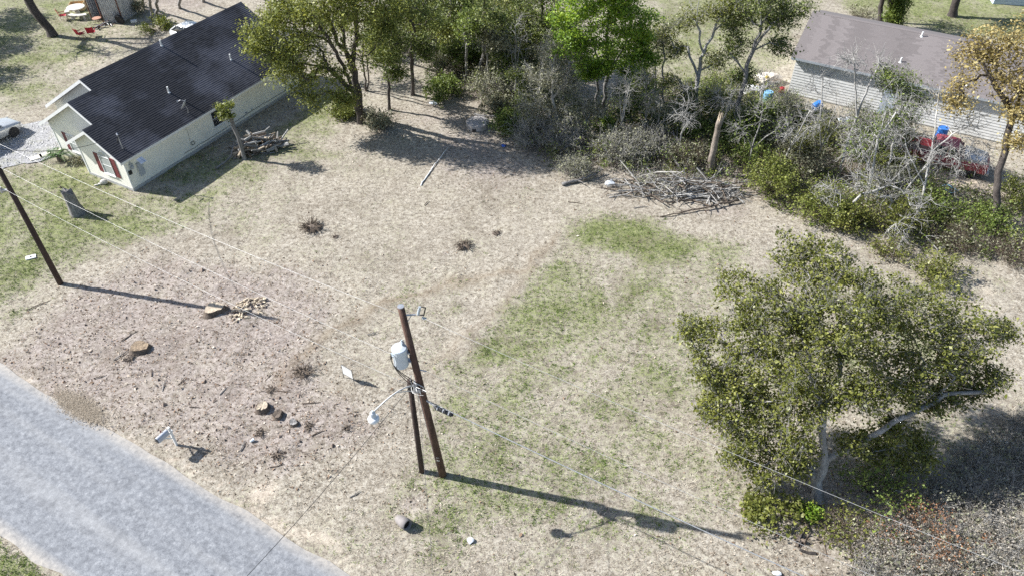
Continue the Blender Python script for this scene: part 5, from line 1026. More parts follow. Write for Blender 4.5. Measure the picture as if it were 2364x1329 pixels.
def weeds():
    """grey dry weeds of the lower right corner: a mass nobody could count"""
    rng = np.random.default_rng(17); poly = [np.array(P2(*p)) for p in ((1960,1290),(2060,1180),(2140,1100),(2230,1020),(2330,950),(2480,930),(2520,1420),(1900,1420))]
    c = np.mean(poly, axis=0); mb = MB(); L = []
    lo = np.min(poly, axis=0); hi = np.max(poly, axis=0); k = 0
    while k < 620:
        p = lo+(hi-lo)*rng.random(2); ins = False
        for (x0,y0),(x1,y1) in zip(poly, poly[1:]+poly[:1]):
            if (y0 > p[1]) != (y1 > p[1]) and p[0] < (x1-x0)*(p[1]-y0)/(y1-y0)+x0: ins = not ins
        if not ins: continue
        k += 1; h = rng.uniform(.3,.9)
        for s in range(4):
            a = rng.uniform(0,6.28); e = arr(p[0]+math.cos(a)*h*.5, p[1]+math.sin(a)*h*.5, h*rng.uniform(.6,1)); b0 = arr(p[0],p[1],0); mb.tube([b0,(b0+e)/2+rng.normal(size=3)*.07+arr(0,0,.08),e], [.010,.008,.004], 3, False); L.append(np.repeat((e+b0*.3)/1.3 if s % 2 else e, 1, axis=0))
    E_ = np.array(L); cc = np.repeat(E_, 5, axis=0)+rng.normal(size=(len(E_)*5,3))*.12; cc[:,2] = np.maximum(cc[:,2], .03)
    o = mb.obj('dry_weeds', TWIG, kind='stuff', label='grey dry weed stems filling the lower right corner', category='weeds'); V = leaf_quads(cc, .075, rng, .8, .6)
    link('dry_weed_leaves', quads_mesh('dry_weed_leaves', V, leafmat('grey_weed_leaves', [(.12,.10,.08),(.24,.21,.17),(.35,.315,.26),(.45,.42,.36)], .2, .8)), kind='stuff', label='curled grey leaves of the dry weeds in the lower right corner', category='weeds')
weeds()
undergrowth('weed_stems', 'tangle of pale dead weed stems in the lower right corner', [(1980,1280),(2080,1170),(2160,1090),(2250,1010),(2364,940),(2480,930),(2520,1420),(1930,1420)], 1300, .55, 18, [GREYL], TWIG, [1.0], 5, 4)
# lopped small tree by the log pile
g0 = G(565,368)
tree('lopped_tree', 'small lopped tree with a tuft of leaves beside the cream house wall', 'tree', [[g0, g0+arr(-.05,0,1.2), g0+arr(-.12,.05,2.4), g0+arr(-.25,.05,3.4)]], [(*(g0+arr(-.28,.05,3.65)), .55,.55,.5), (*(g0+arr(-.5,0,3.2)), .3,.3,.25)], GREYBARK, SHRUBY, rb=.13, tips=60, leaves=42, lsize=.16, spread=.16, seed=3, density=6)
# the two oaks beside the house's back corner and the trees behind them
tree('oak_tree', 'front oak of the leaning pair at the house corner, crown drooping over the wall', 'tree', [T((832,284,0),(826,250,1.3),(818,215,2.6),(808,187,3.6),(800,165,4.3)), T((818,215,2.6),(790,185,3.9),(760,160,4.8),(720,150,5.2)), T((808,187,3.6),(776,120,6.2),(745,70,7.8),(716,40,8.6))],
     [blob(700,185,4.0,1.2), blob(745,225,2.9,1.0), blob(790,225,2.9,.8), blob(655,160,4.9,1.1), blob(640,110,6.4,1.3), blob(720,120,6.0,1.4), blob(690,60,8.0,1.4), blob(610,60,7.8,1.2), blob(770,170,4.6,1.0), blob(650,20,9.0,1.3), blob(600,100,6.6,.7)], DARKBARK, OAK, rb=.20, tips=16, leaves=85, lsize=.15, spread=.36, seed=11, droop=.12)
tree('oak_tree', 'back oak of the leaning pair, dark trunk with forking limbs', 'tree', [T((836,270,0),(828,220,2.0),(820,185,3.4),(815,140,5.0),(823,95,6.4),(820,40,8.0),(822,-20,9.8)), T((815,140,5.0),(780,100,6.3),(760,50,8.0),(745,0,9.5)), T((820,185,3.4),(800,130,5.4),(790,60,7.8),(785,0,9.6))],
     [blob(830,20,8.8,1.4), blob(780,20,9.0,1.5), blob(870,70,7.2,1.3), blob(890,10,9.2,1.4), blob(730,0,9.6,1.4), blob(850,130,5.2,1.0), blob(790,80,7.0,1.2), blob(830,-40,10.2,1.6), blob(760,-50,10.4,1.6)], DARKBARK, OAK, rb=.24, tips=12, leaves=80, lsize=.15, spread=.38, seed=12)
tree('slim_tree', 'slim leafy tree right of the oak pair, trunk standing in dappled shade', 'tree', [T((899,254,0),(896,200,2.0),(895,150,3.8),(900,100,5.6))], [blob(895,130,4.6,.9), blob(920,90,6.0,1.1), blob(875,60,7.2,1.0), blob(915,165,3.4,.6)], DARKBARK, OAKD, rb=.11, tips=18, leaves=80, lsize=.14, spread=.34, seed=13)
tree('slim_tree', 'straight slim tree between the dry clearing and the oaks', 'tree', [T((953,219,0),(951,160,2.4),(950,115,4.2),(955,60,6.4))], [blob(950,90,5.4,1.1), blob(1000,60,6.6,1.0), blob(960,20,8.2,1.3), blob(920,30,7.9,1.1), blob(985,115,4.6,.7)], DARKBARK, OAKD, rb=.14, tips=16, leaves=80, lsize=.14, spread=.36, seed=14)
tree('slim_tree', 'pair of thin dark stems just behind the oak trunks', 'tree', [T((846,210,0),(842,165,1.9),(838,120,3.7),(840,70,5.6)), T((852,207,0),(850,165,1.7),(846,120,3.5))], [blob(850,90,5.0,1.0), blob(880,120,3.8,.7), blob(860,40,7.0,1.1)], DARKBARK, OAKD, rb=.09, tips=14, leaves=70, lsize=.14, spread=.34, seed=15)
# woods at the top
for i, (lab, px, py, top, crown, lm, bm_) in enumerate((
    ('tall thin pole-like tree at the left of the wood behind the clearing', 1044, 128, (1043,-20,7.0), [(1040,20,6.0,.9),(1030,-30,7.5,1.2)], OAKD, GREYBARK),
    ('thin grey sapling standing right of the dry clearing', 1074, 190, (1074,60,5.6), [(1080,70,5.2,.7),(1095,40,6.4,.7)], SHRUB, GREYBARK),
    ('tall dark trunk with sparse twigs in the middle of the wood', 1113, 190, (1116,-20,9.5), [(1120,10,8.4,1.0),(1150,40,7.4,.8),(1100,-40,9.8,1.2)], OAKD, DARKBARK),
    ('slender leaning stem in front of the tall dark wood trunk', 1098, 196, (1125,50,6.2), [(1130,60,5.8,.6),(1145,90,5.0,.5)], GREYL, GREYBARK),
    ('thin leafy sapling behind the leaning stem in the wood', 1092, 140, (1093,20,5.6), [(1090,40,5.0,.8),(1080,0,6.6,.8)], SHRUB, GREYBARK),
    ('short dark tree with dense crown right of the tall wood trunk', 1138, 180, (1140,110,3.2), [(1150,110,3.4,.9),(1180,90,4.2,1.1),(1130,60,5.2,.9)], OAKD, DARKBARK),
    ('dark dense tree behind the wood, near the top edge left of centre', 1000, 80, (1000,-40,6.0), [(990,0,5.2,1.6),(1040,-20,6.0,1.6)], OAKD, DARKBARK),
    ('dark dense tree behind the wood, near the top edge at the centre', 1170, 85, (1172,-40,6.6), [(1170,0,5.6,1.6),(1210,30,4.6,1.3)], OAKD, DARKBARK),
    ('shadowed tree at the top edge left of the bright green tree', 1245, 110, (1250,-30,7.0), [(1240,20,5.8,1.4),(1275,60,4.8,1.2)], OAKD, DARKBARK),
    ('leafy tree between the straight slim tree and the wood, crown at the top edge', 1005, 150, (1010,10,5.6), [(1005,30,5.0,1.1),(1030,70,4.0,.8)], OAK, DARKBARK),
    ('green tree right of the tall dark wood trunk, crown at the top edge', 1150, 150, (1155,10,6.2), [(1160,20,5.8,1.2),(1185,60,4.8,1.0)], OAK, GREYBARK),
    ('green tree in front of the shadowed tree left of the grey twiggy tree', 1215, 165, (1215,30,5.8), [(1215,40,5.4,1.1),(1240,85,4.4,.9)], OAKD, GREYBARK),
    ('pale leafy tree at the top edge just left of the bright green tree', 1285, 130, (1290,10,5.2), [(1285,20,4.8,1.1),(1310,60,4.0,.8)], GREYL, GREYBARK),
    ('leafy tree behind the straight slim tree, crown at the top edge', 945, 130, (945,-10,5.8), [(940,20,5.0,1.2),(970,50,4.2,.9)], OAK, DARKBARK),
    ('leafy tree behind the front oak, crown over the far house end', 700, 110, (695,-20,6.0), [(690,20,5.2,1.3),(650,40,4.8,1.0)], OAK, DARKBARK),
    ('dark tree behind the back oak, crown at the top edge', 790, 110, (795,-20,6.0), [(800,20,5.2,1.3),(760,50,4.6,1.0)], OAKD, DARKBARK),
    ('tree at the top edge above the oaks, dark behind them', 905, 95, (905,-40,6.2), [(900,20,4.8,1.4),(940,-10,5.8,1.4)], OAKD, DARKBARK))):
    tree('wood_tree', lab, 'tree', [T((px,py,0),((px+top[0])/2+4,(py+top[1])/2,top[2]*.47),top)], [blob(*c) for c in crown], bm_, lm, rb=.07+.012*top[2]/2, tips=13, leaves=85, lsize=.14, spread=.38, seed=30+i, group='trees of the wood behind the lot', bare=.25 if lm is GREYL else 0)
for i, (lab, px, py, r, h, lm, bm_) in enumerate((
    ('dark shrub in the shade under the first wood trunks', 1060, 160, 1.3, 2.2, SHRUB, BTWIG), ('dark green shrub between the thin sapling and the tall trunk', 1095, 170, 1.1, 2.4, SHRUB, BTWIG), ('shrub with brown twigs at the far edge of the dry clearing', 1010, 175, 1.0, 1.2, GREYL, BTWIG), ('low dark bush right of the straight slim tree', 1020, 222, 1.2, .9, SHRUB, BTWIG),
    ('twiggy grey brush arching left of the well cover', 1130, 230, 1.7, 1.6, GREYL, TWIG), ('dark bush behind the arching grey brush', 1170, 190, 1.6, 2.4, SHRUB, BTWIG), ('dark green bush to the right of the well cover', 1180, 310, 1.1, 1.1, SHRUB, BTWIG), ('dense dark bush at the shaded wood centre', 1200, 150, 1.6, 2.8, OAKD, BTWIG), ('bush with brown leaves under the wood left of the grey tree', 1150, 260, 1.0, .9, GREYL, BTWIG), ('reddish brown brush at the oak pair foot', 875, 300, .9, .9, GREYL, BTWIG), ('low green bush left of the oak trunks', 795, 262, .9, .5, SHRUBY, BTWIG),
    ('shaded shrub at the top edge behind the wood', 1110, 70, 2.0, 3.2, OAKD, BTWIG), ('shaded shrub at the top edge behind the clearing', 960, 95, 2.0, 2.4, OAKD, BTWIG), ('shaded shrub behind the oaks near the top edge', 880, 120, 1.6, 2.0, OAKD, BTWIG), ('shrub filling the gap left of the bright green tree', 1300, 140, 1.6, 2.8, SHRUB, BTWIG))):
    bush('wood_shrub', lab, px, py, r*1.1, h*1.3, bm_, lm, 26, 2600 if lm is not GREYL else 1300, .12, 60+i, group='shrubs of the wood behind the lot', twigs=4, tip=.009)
undergrowth('thicket_undergrowth', 'tangle of grey twigs and weeds under the thicket', [(1190,250),(1330,230),(1480,250),(1640,270),(1760,320),(1900,320),(2050,350),(2100,420),(2250,450),(2364,470),(2364,600),(2200,585),(2000,555),(1850,520),(1760,470),(1650,425),(1450,395),(1290,390),(1190,330)], 1700, 1.2, 5, [SHRUB, GREYL, SHRUBY], BTWIG, [.55,.2,.25], 26)
undergrowth('wood_undergrowth', 'tangle of brown twigs and weeds under the wood', [(860,40),(1330,40),(1340,200),(1210,300),(1090,235),(1050,165),(960,130),(860,130)], 1500, 1.3, 6, [OAKD, SHRUB, GREYL], BTWIG, [.5,.35,.15], 24)
undergrowth('ivy_cover', 'low green weeds and ivy around the leaning tree and the junk heap', [(1500,200),(1700,170),(1840,235),(1900,320),(1720,335),(1560,290)], 700, .55, 7, [SHRUBY, SHRUB], BTWIG, [.5,.5], 22)
heap('brush_pile', 'long pile of bare pale branches along the lot edge below the snag', 'brush pile', 1560, 440, 150, 4.0, 2.4, .026, .9, None, 52, math.radians(-4), .30, mats=[PALEBARK, TWIG, GREYBARK2, BTWIG, BRN])
# grey twiggy tree and its brush
tree('grey_twiggy_tree', 'large grey twiggy tree left of the bright green tree', 'tree', [T((1296,340,0),(1288,290,1.4),(1275,230,3.0),(1275,170,4.6),(1285,110,6.0)), T((1288,290,1.4),(1255,255,2.2),(1230,225,3.0)), T((1275,230,3.0),(1310,180,4.3),(1320,130,5.4))], [blob(1285,110,6.0,1.1), blob(1260,170,4.5,1.3), blob(1305,190,4.0,1.0), blob(1235,230,3.0,1.1), blob(1290,260,2.3,1.1), blob(1330,120,5.4,.8), blob(1230,290,1.4,.9)], TWIG, GREYL, rb=.13, tips=46, leaves=44, lsize=.10, spread=.28, tip=.013, seed=50, spray=7)
bush('grey_brush', 'silver grey leafless brush spilling left from the grey twiggy tree', 1240, 330, 1.8, 1.9, TWIG, GREYL, 46, 500, .09, 80, twigs=7, tip=.014, off=(-.3,-.2)); bush('grey_brush', 'grey leafless brush under the grey twiggy tree', 1300, 345, 1.5, 1.8, TWIG, GREYL, 40, 500, .09, 81, twigs=7, tip=.014); bush('grey_brush', 'sunlit grey brush at the lot edge below the grey twiggy tree', 1325, 405, 1.1, 1.1, TWIG, GREYL, 34, 1100, .09, 82, twigs=6, tip=.009)
# bright green tree (two stems)
tree('bright_green_tree', 'bright green leafy tree with two bare grey stems at the thicket', 'tree', [T((1379,272,0),(1377,225,1.7),(1380,180,3.3),(1375,120,5.2),(1360,60,7.0)), T((1393,268,0),(1397,210,2.0),(1403,160,3.9),(1400,100,6.0),(1405,30,8.2)), T((1403,160,3.9),(1430,130,5.0),(1450,90,6.4))],
     [blob(1330,60,7.4,1.2), blob(1390,20,8.6,1.3), blob(1345,120,5.7,1.1), blob(1390,80,6.7,1.2), blob(1450,50,7.6,1.3), blob(1460,115,5.6,1.1), blob(1410,140,4.6,1.1), blob(1310,100,6.4,.9), blob(1490,60,7.2,1.0), blob(1300,30,8.0,1.0), blob(1490,130,5.2,.8), blob(1380,160,4.2,.8), blob(1430,10,8.8,1.2), blob(1350,165,4.0,.6), blob(1480,90,6.2,.6), blob(1330,10,9.0,1.1), blob(1440,-20,9.8,1.4), blob(1370,-40,10.2,1.4), blob(1450,160,3.8,.5)], GREYBARK, LIME, rb=.16, tips=19, leaves=95, lsize=.15, spread=.30, seed=51)
tree('white_barked_tree', 'tall white-barked tree with forked bare limbs and sparse leaves', 'tree', [T((1602,290,0),(1604,235,1.4),(1613,180,3.0),(1622,120,4.9),(1610,60,6.8),(1614,-20,9.0)), T((1622,120,4.9),(1648,75,6.3),(1668,20,8.0),(1676,-20,9.0)), T((1613,180,3.0),(1592,130,4.6),(1585,85,5.8)), T((1604,235,1.4),(1560,175,3.2),(1540,150,4.0)), T((1648,75,6.3),(1690,30,7.6))], [blob(1560,120,4.8,.8), blob(1585,40,7.2,.8), blob(1650,140,4.4,.8), blob(1690,20,7.8,.9), blob(1540,190,2.9,.6), blob(1640,30,7.6,.7), blob(1530,80,6.0,.7)], PALEBARK, OLIVE, rb=.17, tips=30, leaves=48, lsize=.13, spread=.34, tip=.012, seed=52)
tree('leaning_tree', 'slender grey tree leaning right towards the grey roof', 'tree', [T((1688,305,0),(1705,240,2.0),(1722,170,4.0),(1738,115,5.6),(1758,60,7.2),(1795,-10,9.2)), T((1738,115,5.6),(1770,70,7.0),(1810,30,8.0)), T((1758,60,7.2),(1755,0,8.8)), T((1722,170,4.0),(1690,130,5.0))], [blob(1700,110,5.4,.9), blob(1740,40,7.4,.9), blob(1800,50,7.3,1.0), blob(1830,20,8.2,1.1), blob(1760,-10,9.0,1.2), blob(1700,20,7.8,.9), blob(1720,180,3.4,.6), blob(1800,110,5.4,.8), blob(1690,60,6.6,.7)], GREYBARK, OAKD, rb=.15, tips=34, leaves=60, lsize=.14, spread=.36, tip=.010, seed=53)
tree('thin_bare_tree', 'thin dark bare sapling left of the white-barked tree', 'tree', [T((1535,290,0),(1530,200,2.6),(1532,90,6.0),(1528,20,8.0))], [blob(1530,100,5.8,.8), blob(1550,60,7.0,.6)], GREYBARK, OLIVE, rb=.06, tips=18, leaves=14, lsize=.12, seed=54); tree('thin_bare_tree', 'thin dark bare sapling right beside the bright green tree', 'tree', [T((1505,270,0),(1515,180,2.8),(1518,80,6.2))], [blob(1515,130,4.6,.7), blob(1525,90,5.8,.5)], GREYBARK, OLIVE, rb=.05, tips=18, leaves=14, lsize=.12, seed=55)
SAP = [('slender leafy sapling left of the grey brush tangle', 1440, 300, 3.6, SHRUB), ('grey sapling behind the fallen trunks left of the snag', 1515, 335, 3.4, GREYL), ('dark sapling before the white-barked tree', 1565, 300, 3.2, OAKD), ('dark sapling between the white-barked tree and the snag', 1625, 315, 3.4, OAKD), ('leafy sapling right of the leaning tree foot', 1715, 325, 2.8, SHRUB), ('grey sapling below the junk heap', 1800, 330, 3.4, GREYL), ('sapling with olive leaves behind the yellow-green bush', 1845, 385, 3.4, OLIVE), ('grey sapling screening the pale wall left part', 1945, 360, 3.8, GREYL), ('leafy sapling screening the pale wall middle part', 2015, 375, 4.0, SHRUB), ('grey sapling left of the pickup tail', 2055, 365, 3.4, GREYL), ('grey sapling in front of the two bare stems of the bright green tree', 1350, 320, 3.4, GREYL), ('dark sapling at the left end of the grey brush', 1200, 265, 3.6, OAKD), ('dark sapling behind the arching grey brush', 1165, 215, 4.0, SHRUB), ('leafy sapling between the wood and the grey twiggy tree', 1225, 190, 4.4, OAKD), ('grey sapling at the right edge of the wood', 1255, 220, 4.2, GREYL), ('dark sapling right of the bright green tree foot', 1460, 250, 3.4, OAKD)]
for i, (lab, px, py, h, lm) in enumerate(SAP):
    g0 = G(px, py); rr = np.random.default_rng(400+i); ln = rr.normal(0,.25,2); e = g0+arr(ln[0],ln[1],h); e2 = g0+arr(-ln[0]*2+.4,ln[1],h*.75)
    tree('thicket_sapling', lab, 'tree', [[g0, g0+arr(ln[0]*.3,0,h*.4), e], [g0+arr(ln[0]*.3,0,h*.4), e2]], [(e[0],e[1],h*.85,.75,.75,.7), (e2[0],e2[1],h*.65,.7,.7,.6), (g0[0],g0[1]-.2,h*.4,.7,.7,.6)], TWIG if lm is GREYL else GREYBARK, lm, rb=.055, leaves=38 if lm is not GREYL else 14, lsize=.12, spread=.26, tip=.012, seed=400+i, density=12, spray=5, spl=.55, group='saplings of the thicket', lift=.05)
BARE = [('bare grey pole tree between the bright green tree and the fallen trunks', 1425, 335, 4.6), ('bare grey pole tree above the leaning fallen trunks', 1490, 325, 4.8), ('bare grey pole tree right above the brush pile', 1565, 365, 4.4), ('bare grey pole tree close behind the snag', 1650, 345, 4.6), ('bare grey pole tree right of the snag', 1725, 395, 4.4), ('bare grey pole tree behind the yellow-green bush', 1800, 395, 4.6), ('bare grey pole tree left of the pale sapling on the grey roof', 1875, 400, 4.8), ('bare grey pole tree right of the pale sapling on the grey roof', 1990, 430, 4.4), ('bare grey pole tree left of the pickup', 2075, 470, 4.0), ('bare grey pole tree in the wood left of the grey twiggy tree', 1190, 240, 5.6), ('bare grey pole tree behind the well cover', 1125, 215, 5.8)]
for i, (lab, px, py, h) in enumerate(BARE):
    g0 = G(px, py); rr = np.random.default_rng(500+i); a1, a2 = rr.normal(0,.45,2), rr.normal(0,.5,2); f0 = g0+arr(a1[0]*.3,a1[1]*.3,h*.4); e = g0+arr(a1[0],a1[1],h); e2 = f0+arr(a2[0]+.3,a2[1],h*.42); e3 = f0+arr(-a2[0]-.4,a2[1],h*.38)
    tree('bare_pole_tree', lab, 'tree', [[g0, f0, e], [f0, e2], [f0, e3]], [(*e,.8,.8,.9), (*e2,.7,.7,.7), (*e3,.7,.7,.6)], [TWIG, GREYBARK2, PALEBARK][i%3], SHRUB if i % 3 == 1 else None, rb=.06, leaves=10, lsize=.11, spread=.25, tip=.014, seed=500+i, density=7, spray=4, spl=.6, group='bare pole trees of the thicket', lift=.05, wob=.03)
# broken snag
sn = thing('broken_snag', 'tall broken dead trunk with a splintered top in the thicket', 'snag', G(1637,402)); b0 = G(1637,402); P_ = [np.array(p)-b0 for p in T((1637,402,-.1),(1645,355,1.45),(1656,305,2.9),(1662,278,3.7))]; q = MB(); R_ = np.array(resample(P_, .25)); rng = np.random.default_rng(3); q.tube(R_+rng.normal(size=R_.shape)*.015, np.linspace(.24,.17,len(R_))*(1+rng.normal(0,.07,len(R_))), 10); q.obj('trunk', bark('dead_bare_wood',(.24,.20,.165),(.44,.39,.33),5), sn, smooth=True)
for k in range(7): a = k*.9; e = R_[-1]; l = rng.uniform(.15,.6); q = MB(); q.tube([e+arr(math.cos(a)*.12,math.sin(a)*.12,-.1), e+arr(math.cos(a)*.1,math.sin(a)*.1,l*.5), e+arr(math.cos(a)*.1,math.sin(a)*.1,l)], [.06,.04,.01], 5); q.obj('splinter', WOODCUT, sn)
# thicket shrubs
for i, (lab, px, py, r, h, lm, bm_, n, tw_) in enumerate((
    ('dark evergreen bush between the bright green tree and the white-barked tree', 1475, 235, .9, 1.5, SHRUB, BTWIG, 2400, 3), ('dark bush behind the grey brush left of the snag', 1500, 300, 1.3, 1.4, SHRUB, BTWIG, 2600, 4), ('bush at the foot of the white-barked tree', 1570, 320, 1.3, 1.5, SHRUB, BTWIG, 2600, 4), ('green bush left of the leaning tree', 1650, 250, 1.3, 1.7, OAKD, BTWIG, 2600, 4), ('low bright green ivy patch right of the leaning tree', 1730, 290, 1.4, .7, SHRUBY, BTWIG, 2600, 3), ('low green ivy patch below the junk heap', 1790, 275, 1.3, .6, SHRUB, BTWIG, 2400, 3), ('dark bush in deep shade right of the snag', 1720, 370, 1.3, 1.4, SHRUB, BTWIG, 2600, 4), ('dark bush behind the snag', 1680, 340, 1.2, 1.3, SHRUB, BTWIG, 2400, 4),
    ('grey-green brush tangle left of the snag', 1480, 360, 1.6, 1.5, GREYL, TWIG, 1400, 8), ('pale grey fallen brush in the middle of the thicket', 1420, 365, 1.5, 1.4, GREYL, TWIG, 1200, 8), ('brown brush right below the white-barked tree', 1590, 380, 1.2, 1.1, GREYL, BTWIG, 900, 8), ('green leafy plants under the bright green tree stems', 1395, 310, .8, .9, LIME, BTWIG, 900, 3), ('grey twig tangle on the lot edge right of the plastic sheet', 1560, 425, 1.3, .5, GREYL, TWIG, 200, 2), ('low grey twig tangle above the long fallen log', 1480, 420, 1.3, .5, GREYL, TWIG, 200, 2), ('grey twig tangle at the right end of the fallen logs', 1670, 455, 1.0, .4, None, TWIG, 0, 2),
    ('rounded yellow-green bush at the right end of the lot edge', 1780, 450, 1.5, 1.6, SHRUBY, BTWIG, 3600, 4), ('grey-green bush behind the rounded yellow-green bush', 1830, 400, 1.5, 1.6, GREYL, BTWIG, 2400, 5), ('sparse brown bush left of the bare trees', 1770, 360, 1.2, 1.4, GREYL, BTWIG, 900, 7), ('green leafy bush under the bare trees', 1890, 500, 1.5, 1.2, SHRUBY, BTWIG, 3000, 4), ('olive bush in front of the bare trees', 1960, 520, 1.4, 1.1, OLIVE, BTWIG, 2400, 4), ('olive bush right of the bare trees', 2060, 520, 1.4, 1.0, OLIVE, BTWIG, 2000, 5), ('dark bush left below the dark-trunked tree', 2150, 500, 1.4, 1.1, SHRUB, BTWIG, 2400, 5), ('dark bush at the foot of the dark-trunked tree', 2260, 530, 1.3, 1.0, SHRUB, BTWIG, 2200, 5), ('yellow-green bush at the right edge by the dark trunk', 2345, 480, 1.3, 1.5, SHRUBY, BTWIG, 2600, 4), ('green bush in front of the pale house wall', 1990, 330, 1.4, 1.5, SHRUB, BTWIG, 2600, 5), ('leafy bush between the pale house and the bare trees', 1900, 320, 1.3, 1.3, SHRUBY, BTWIG, 2200, 5), ('green bush hiding the tail of the red pickup', 2055, 400, 1.1, 1.1, SHRUBY, TWIG, 2200, 6), ('grey brush in front of the red pickup tail', 2040, 445, 1.3, 1.0, GREYL, TWIG, 1200, 7), ('dark bush left of the long pale wall', 1850, 300, 1.0, 1.2, SHRUB, BTWIG, 1800, 4), ('brown low brush below the dark-trunked tree', 2200, 560, 1.4, .6, GREYL, BTWIG, 500, 7), ('leafy sprigs on the straw left of the bare branches', 2050, 590, 1.0, .5, OLIVE, BTWIG, 600, 3), ('low olive bush between the big right tree and the thicket', 2160, 640, 1.2, .8, OLIVE, BTWIG, 1500, 3), ('brown dry brush at the right edge below the dark trunk', 2330, 590, 1.4, .5, GREYL, BTWIG, 500, 7))):
    bush('thicket_bush', lab, px, py, r*1.05, h*1.35, bm_, lm, 24 + (14 if tw_ > 6 else 0), n, .10 if lm is not LIME else .13, 120+i, group='bushes of the thicket', twigs=tw_, tip=.013 if bm_ is TWIG else .009)
# bare trees in front of the second house
for i, (lab, tr_, bl_, lm, lv, rb) in enumerate((
    ('tall pale bare sapling rising in front of the grey roof', [T((1935,415,0),(1950,350,1.7),(1978,270,3.6),(2005,200,5.2),(2030,150,6.4)), T((1978,270,3.6),(1975,200,5.3),(1972,140,6.8))], [blob(2010,160,6.1,1.2), blob(1975,140,6.8,.8), blob(2050,190,5.3,.7)], None, 0, .07),
    ('bare sapling in the middle of the thicket with pale forked stems', [T((2000,470,0),(2012,400,1.8),(2028,320,3.7),(2045,260,5.1)), T((2012,400,1.8),(1985,340,3.2)), T((2028,320,3.7),(2070,260,5.0))], [blob(2030,300,4.2,1.1), blob(2080,250,5.0,1.1), blob(1980,340,3.2,.8)], SHRUB, 14, .08),
    ('pale leafless tree whose branches cross the red pickup', [T((2120,500,0),(2135,430,1.6),(2150,350,3.4),(2160,280,4.9),(2170,200,6.4)), T((2150,350,3.4),(2200,310,4.4),(2240,290,5.0)), T((2135,430,1.6),(2100,360,3.2),(2090,320,4.0))], [blob(2160,240,5.5,1.1), blob(2230,290,4.9,1.1), blob(2100,310,4.1,.9), blob(2200,370,3.0,.9), blob(2260,350,3.6,.9)], None, 0, .07),
    ('low spreading bare tree with drooping pale branches', [T((1955,520,0),(1960,480,.9),(1990,450,1.7),(2050,430,2.3)), T((1960,480,.9),(1930,440,1.8))], [blob(2050,450,1.9,1.2), blob(2120,480,1.5,1.1), blob(1920,450,1.6,.9), blob(2000,420,2.4,.9), blob(2080,540,.8,.9)], OLIVE, 8, .10),
    ('green-topped sapling reaching above the grey eave', [T((2045,420,0),(2060,340,2.1),(2075,270,3.8),(2085,210,5.2))], [blob(2090,195,5.4,.9), blob(2050,180,5.8,.7), blob(2115,230,4.7,.6)], SHRUB, 55, .06),
    ('thin pale stem standing by the left corner of the grey eave', [T((1890,350,0),(1893,260,2.4),(1900,180,4.4))], [blob(1895,190,4.2,.9)], None, 0, .045),
    ('thin pale stem standing below the junk heap', [T((1745,330,0),(1752,260,1.9),(1760,200,3.5))], [blob(1765,190,3.8,.7)], None, 0, .045))):
    tree('bare_tree', lab, 'tree', tr_, bl_, PALEBARK, lm, rb=rb, leaves=lv, lsize=.11, spread=.32, tip=.019, seed=90+i, density=13, spray=4, spl=.65, group='bare trees before the grey-roofed house', lift=.05, wob=.025)
tree('dark_trunked_tree', 'dark forked tree with yellow-brown leaves at the right edge', 'tree', [T((2288,530,0),(2298,470,1.4),(2302,420,2.6),(2318,350,4.1),(2340,270,5.7),(2370,180,7.6)), T((2302,420,2.6),(2290,380,3.5),(2262,350,4.2),(2240,335,4.5)), T((2298,470,1.4),(2340,435,2.1),(2390,410,2.6)), T((2340,270,5.7),(2300,200,7.2),(2270,150,8.2))],
     [blob(2290,110,8.8,1.3), blob(2230,180,7.4,1.0), blob(2330,190,7.6,1.3), blob(2350,90,9.3,1.4), blob(2250,130,8.3,.9), blob(2345,260,6.2,.8), blob(2200,235,6.2,.6), blob(2410,200,7.6,1.5), blob(2360,330,4.8,.6)], DARKBARK, GOLD, rb=.19, tips=22, leaves=48, lsize=.14, spread=.36, seed=71)
# fallen logs and brush line
for i, (lab, pts, r_, mt_, tw_) in enumerate((
    ('grey fallen log at the lot edge left of the plastic sheet', [(1298,428,.12),(1345,418,.16),(1390,402,.3)], .12, GREYBARK, 4), ('long straight fallen log pointing right along the lot edge', [(1535,446,.25),(1640,438,.3),(1745,425,.25)], .10, GREYBARK, 8), ('forked bare branch in front of the long fallen log', [(1640,462,.15),(1560,452,.2),(1480,446,.3)], .07, PALEBARK, 12), ('dark branch sticking out onto the straw at the lot edge', [(1705,468,.2),(1620,485,.15),(1525,503,.1)], .07, BRN, 8), ('leaning fallen trunk left of the snag', [(1575,405,.2),(1540,375,.8),(1500,345,1.6)], .10, GREYBARK, 6), ('second leaning fallen trunk close left of the snag', [(1615,400,.2),(1580,375,.7),(1545,345,1.4)], .11, GREYBARK, 6), ('thin white fallen branch below the snag', [(1600,440,.2),(1650,420,.4),(1670,400,.7)], .04, PALEBARK, 6), ('fallen grey branch in the brush behind the well cover', [(1095,268,.15),(1140,275,.2),(1165,285,.2)], .07, GREYBARK, 6), ('bare branch lying before the dark-trunked tree', [(2200,540,.2),(2270,555,.25),(2320,560,.3)], .05, PALEBARK, 10), ('pale bare branches spilling onto the straw right of the olive bush', [(2110,540,.4),(2150,570,.25),(2175,600,.1)], .04, PALEBARK, 10))):
    branch_on_ground('fallen_log' if r_ > .09 else 'fallen_branch', lab, pts, r_, mt_, 300+i, cat='log' if r_ > .09 else 'branch', twigs=tw_, lt=.8, rise=.6, tw_r=.45)
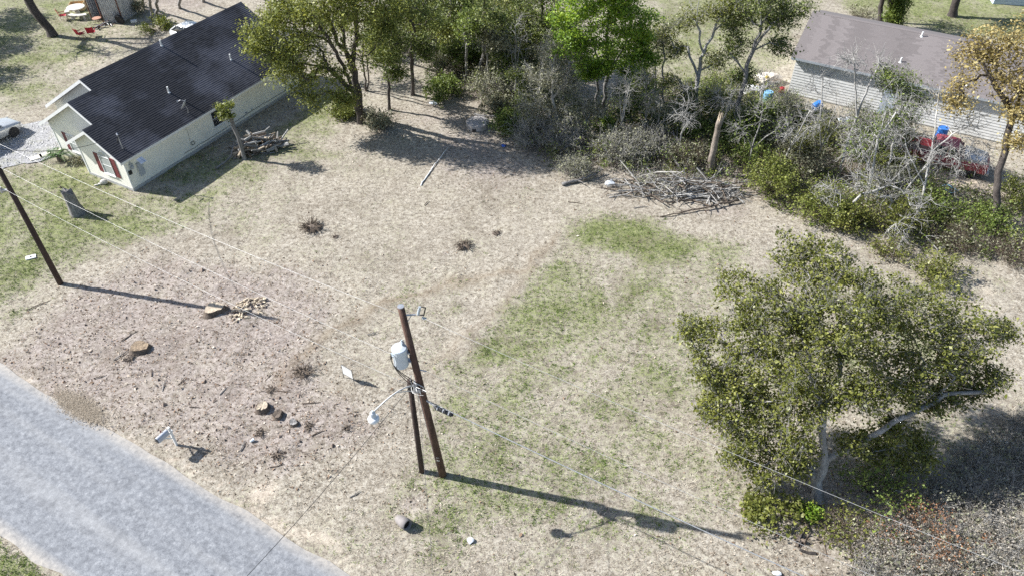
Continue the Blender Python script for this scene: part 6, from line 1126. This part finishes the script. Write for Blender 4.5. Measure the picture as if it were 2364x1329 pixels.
# back yard trees, top left and behind the shed
g0 = G(122,84)
tree('yard_tree', 'bare leaning tree with a dark trunk in the back yard lawn', 'tree', [[g0, g0+arr(-.5,.1,1.6), g0+arr(-1.0,.3,3.2), g0+arr(-1.7,.5,5.0), g0+arr(-2.0,.6,7.5)], [g0+arr(-1.0,.3,3.2), g0+arr(-2.0,-.3,3.9), g0+arr(-3.2,-.8,5.0), g0+arr(-4.2,-1.0,6.6)], [g0+arr(-1.0,.3,3.2), g0+arr(-.3,.9,4.8), g0+arr(.4,1.5,6.8)], [g0+arr(-1.7,.5,5.0), g0+arr(-1.0,-.4,6.6), g0+arr(-.4,-1.4,8.2)]], [(*(g0+arr(-2,.6,8)),1.6,1.6,1.4), (*(g0+arr(-4.2,-1,6.8)),1.4,1.4,1.1), (*(g0+arr(.4,1.5,7)),1.4,1.4,1.2), (*(g0+arr(-.4,-1.6,8.2)),1.3,1.3,1.1)], DARKBARK, OAKD, rb=.34, leaves=3, lsize=.12, tip=.034, seed=201, density=11, spl=1.0)
for i, (x, y, h, r, lab) in enumerate(((-50.5,61.5,6.5,1.9,'dense tree left of the picture shading the back yard, farther one'),(-47.5,56.0,5.8,1.8,'dense tree left of the picture shading the back yard, nearer one'),(-51.5,66.5,7.0,2.0,'dense tree left of the picture shading the picnic lawn'))):
    tree('shade_tree', lab, 'tree', [[arr(x,y,0), arr(x+.2,y,h*.5), arr(x,y+.2,h)]], [(x,y,h,r,r,r*.8), (x+1.2,y-1.2,h-.8,r*.7,r*.7,r*.6), (x-1,y+1.3,h-.5,r*.7,r*.7,r*.6)], DARKBARK, OAKD, rb=.22, tips=9, leaves=90, lsize=.17, spread=.4, seed=210+i)
for i, (px, py, top, lab, lm, lv) in enumerate(((352,45,(335,-60,6.0),'grey trunk behind the tin shed, left of the row',OAKD,70),(362,42,(362,-60,5.8),'thin trunk behind the tin shed, right of the row',OAKD,70),(415,20,(415,-70,5.5),'thin trunk at the top edge behind the house ridge',OAKD,80),(470,5,(470,-80,5.0),'dark trunk at the top edge above the house roof',OAKD,80),(330,15,(322,-80,5.5),'pale trunk at the top edge right of the shed',OAKD,60),(520,-30,(520,-110,5.0),'tree beyond the top edge behind the house far end',OAKD,80))):
    b_ = [blob(top[0]+10,top[1]-10,top[2]+.6,1.5), blob(top[0]-25,top[1],top[2],1.2)]; tree('back_wood_tree', lab, 'tree', [T((px,py,0),((px+top[0])/2,(py+top[1])/2,top[2]*.5),top)], b_, GREYBARK, lm, rb=.13, tips=10, leaves=lv, lsize=.15, spread=.4, seed=220+i, group='trees behind the tin shed')
bush('yard_shrub', 'bright green leafy bush overhanging the tin shed roof', 256, 22, .9, 3.4, BTWIG, LIME, 12, 900, .16, 230, leaf_lo=.7); bush('yard_shrub', 'yellow dry bush right of the tin shed', 322, 28, .9, 1.2, BTWIG, GREYL, 16, 900, .12, 231); bush('yard_shrub', 'low green weeds behind the house ridge', 365, 70, 1.3, .5, BTWIG, SHRUBY, 14, 1200, .12, 232)
# sago palm by the front wall
sgp = thing('sago_palm', 'small dark green sago palm by the front wall of the cream house', 'palm', G(140, 372)); rng = np.random.default_rng(8); q = MB(); q.lathe([(.16,0),(.18,.2),(.12,.38),(.03,.42)], 10); q.obj('trunk', BRN, sgp)
PALM = leafmat('palm_leaflets', [(.03,.06,.015),(.08,.15,.04),(.17,.27,.08)], .2, .4)
for k in range(26):
    a = k*2.4; el = rng.uniform(.15,1.2); l = rng.uniform(.9,1.35); V = []
    for s in np.linspace(.12,1,15):
        c = arr(math.cos(a)*math.cos(el)*l*s, math.sin(a)*math.cos(el)*l*s, .4+math.sin(el)*l*s-.55*s*s*l); d = arr(math.cos(a),math.sin(a),0); sd = arr(-math.sin(a),math.cos(a),0)
        for sg_ in (-1,1): e = c+(sd*sg_*.8+d*.5+arr(0,0,.25))*.22*(1.1-s*.6); V.append([c-d*.022, c+d*.022, e+d*.008, e-d*.008])
    link('frond', quads_mesh('frond', np.array(V), PALM), sgp)
bush('garden_plant', 'brown low plants between the sago palm and the front wall', 178, 378, .5, .4, BTWIG, GREYL, 12, 250, .1, 240, cat='plant')
# trees beyond the grey roof
tree('ivy_tree', 'thick ivy-covered trunk behind the ridge of the grey roof', 'tree', [T((2066,70,0),(2062,30,1.4),(2058,-20,3.2),(2050,-80,5.2)), T((2066,70,0),(2090,30,1.5),(2115,-10,2.8))], [blob(2065,40,1.2,.55,.7), blob(2075,10,2.2,.65,.7), blob(2055,-20,3.2,.6), blob(2090,-50,4.5,1.3), blob(2030,-70,5.2,1.3)], DARKBARK, SHRUB, rb=.30, leaves=110, lsize=.15, spread=.3, seed=250, density=12)
tree('dark_yard_tree', 'dark slanting trunk left of the ivy-covered tree', 'tree', [T((2030,52,0),(2034,20,1.1),(2042,-20,2.6),(2030,-80,4.6)), T((2034,20,1.1),(2050,-10,2.2))], [blob(2030,-90,5,1.3)], DARKBARK, OAKD, rb=.20, leaves=60, lsize=.15, seed=251, density=10)
tree('dark_yard_tree', 'thick dark trunk with a limb reaching right near the blue shed', 'tree', [T((2198,38,0),(2204,15,.9),(2214,-15,2.0),(2205,-70,4.0)), T((2204,15,.9),(2240,-2,1.5),(2280,-10,1.9))], [blob(2200,-90,5,1.5), blob(2280,-60,3.8,1.2)], DARKBARK, OAKD, rb=.34, leaves=70, lsize=.15, seed=252, density=12)
bush('yard_shrub', 'dry brown brush heap behind the grey ridge with a red scrap', 1985, 42, 1.2, .8, BTWIG, GREYL, 20, 300, .12, 253)
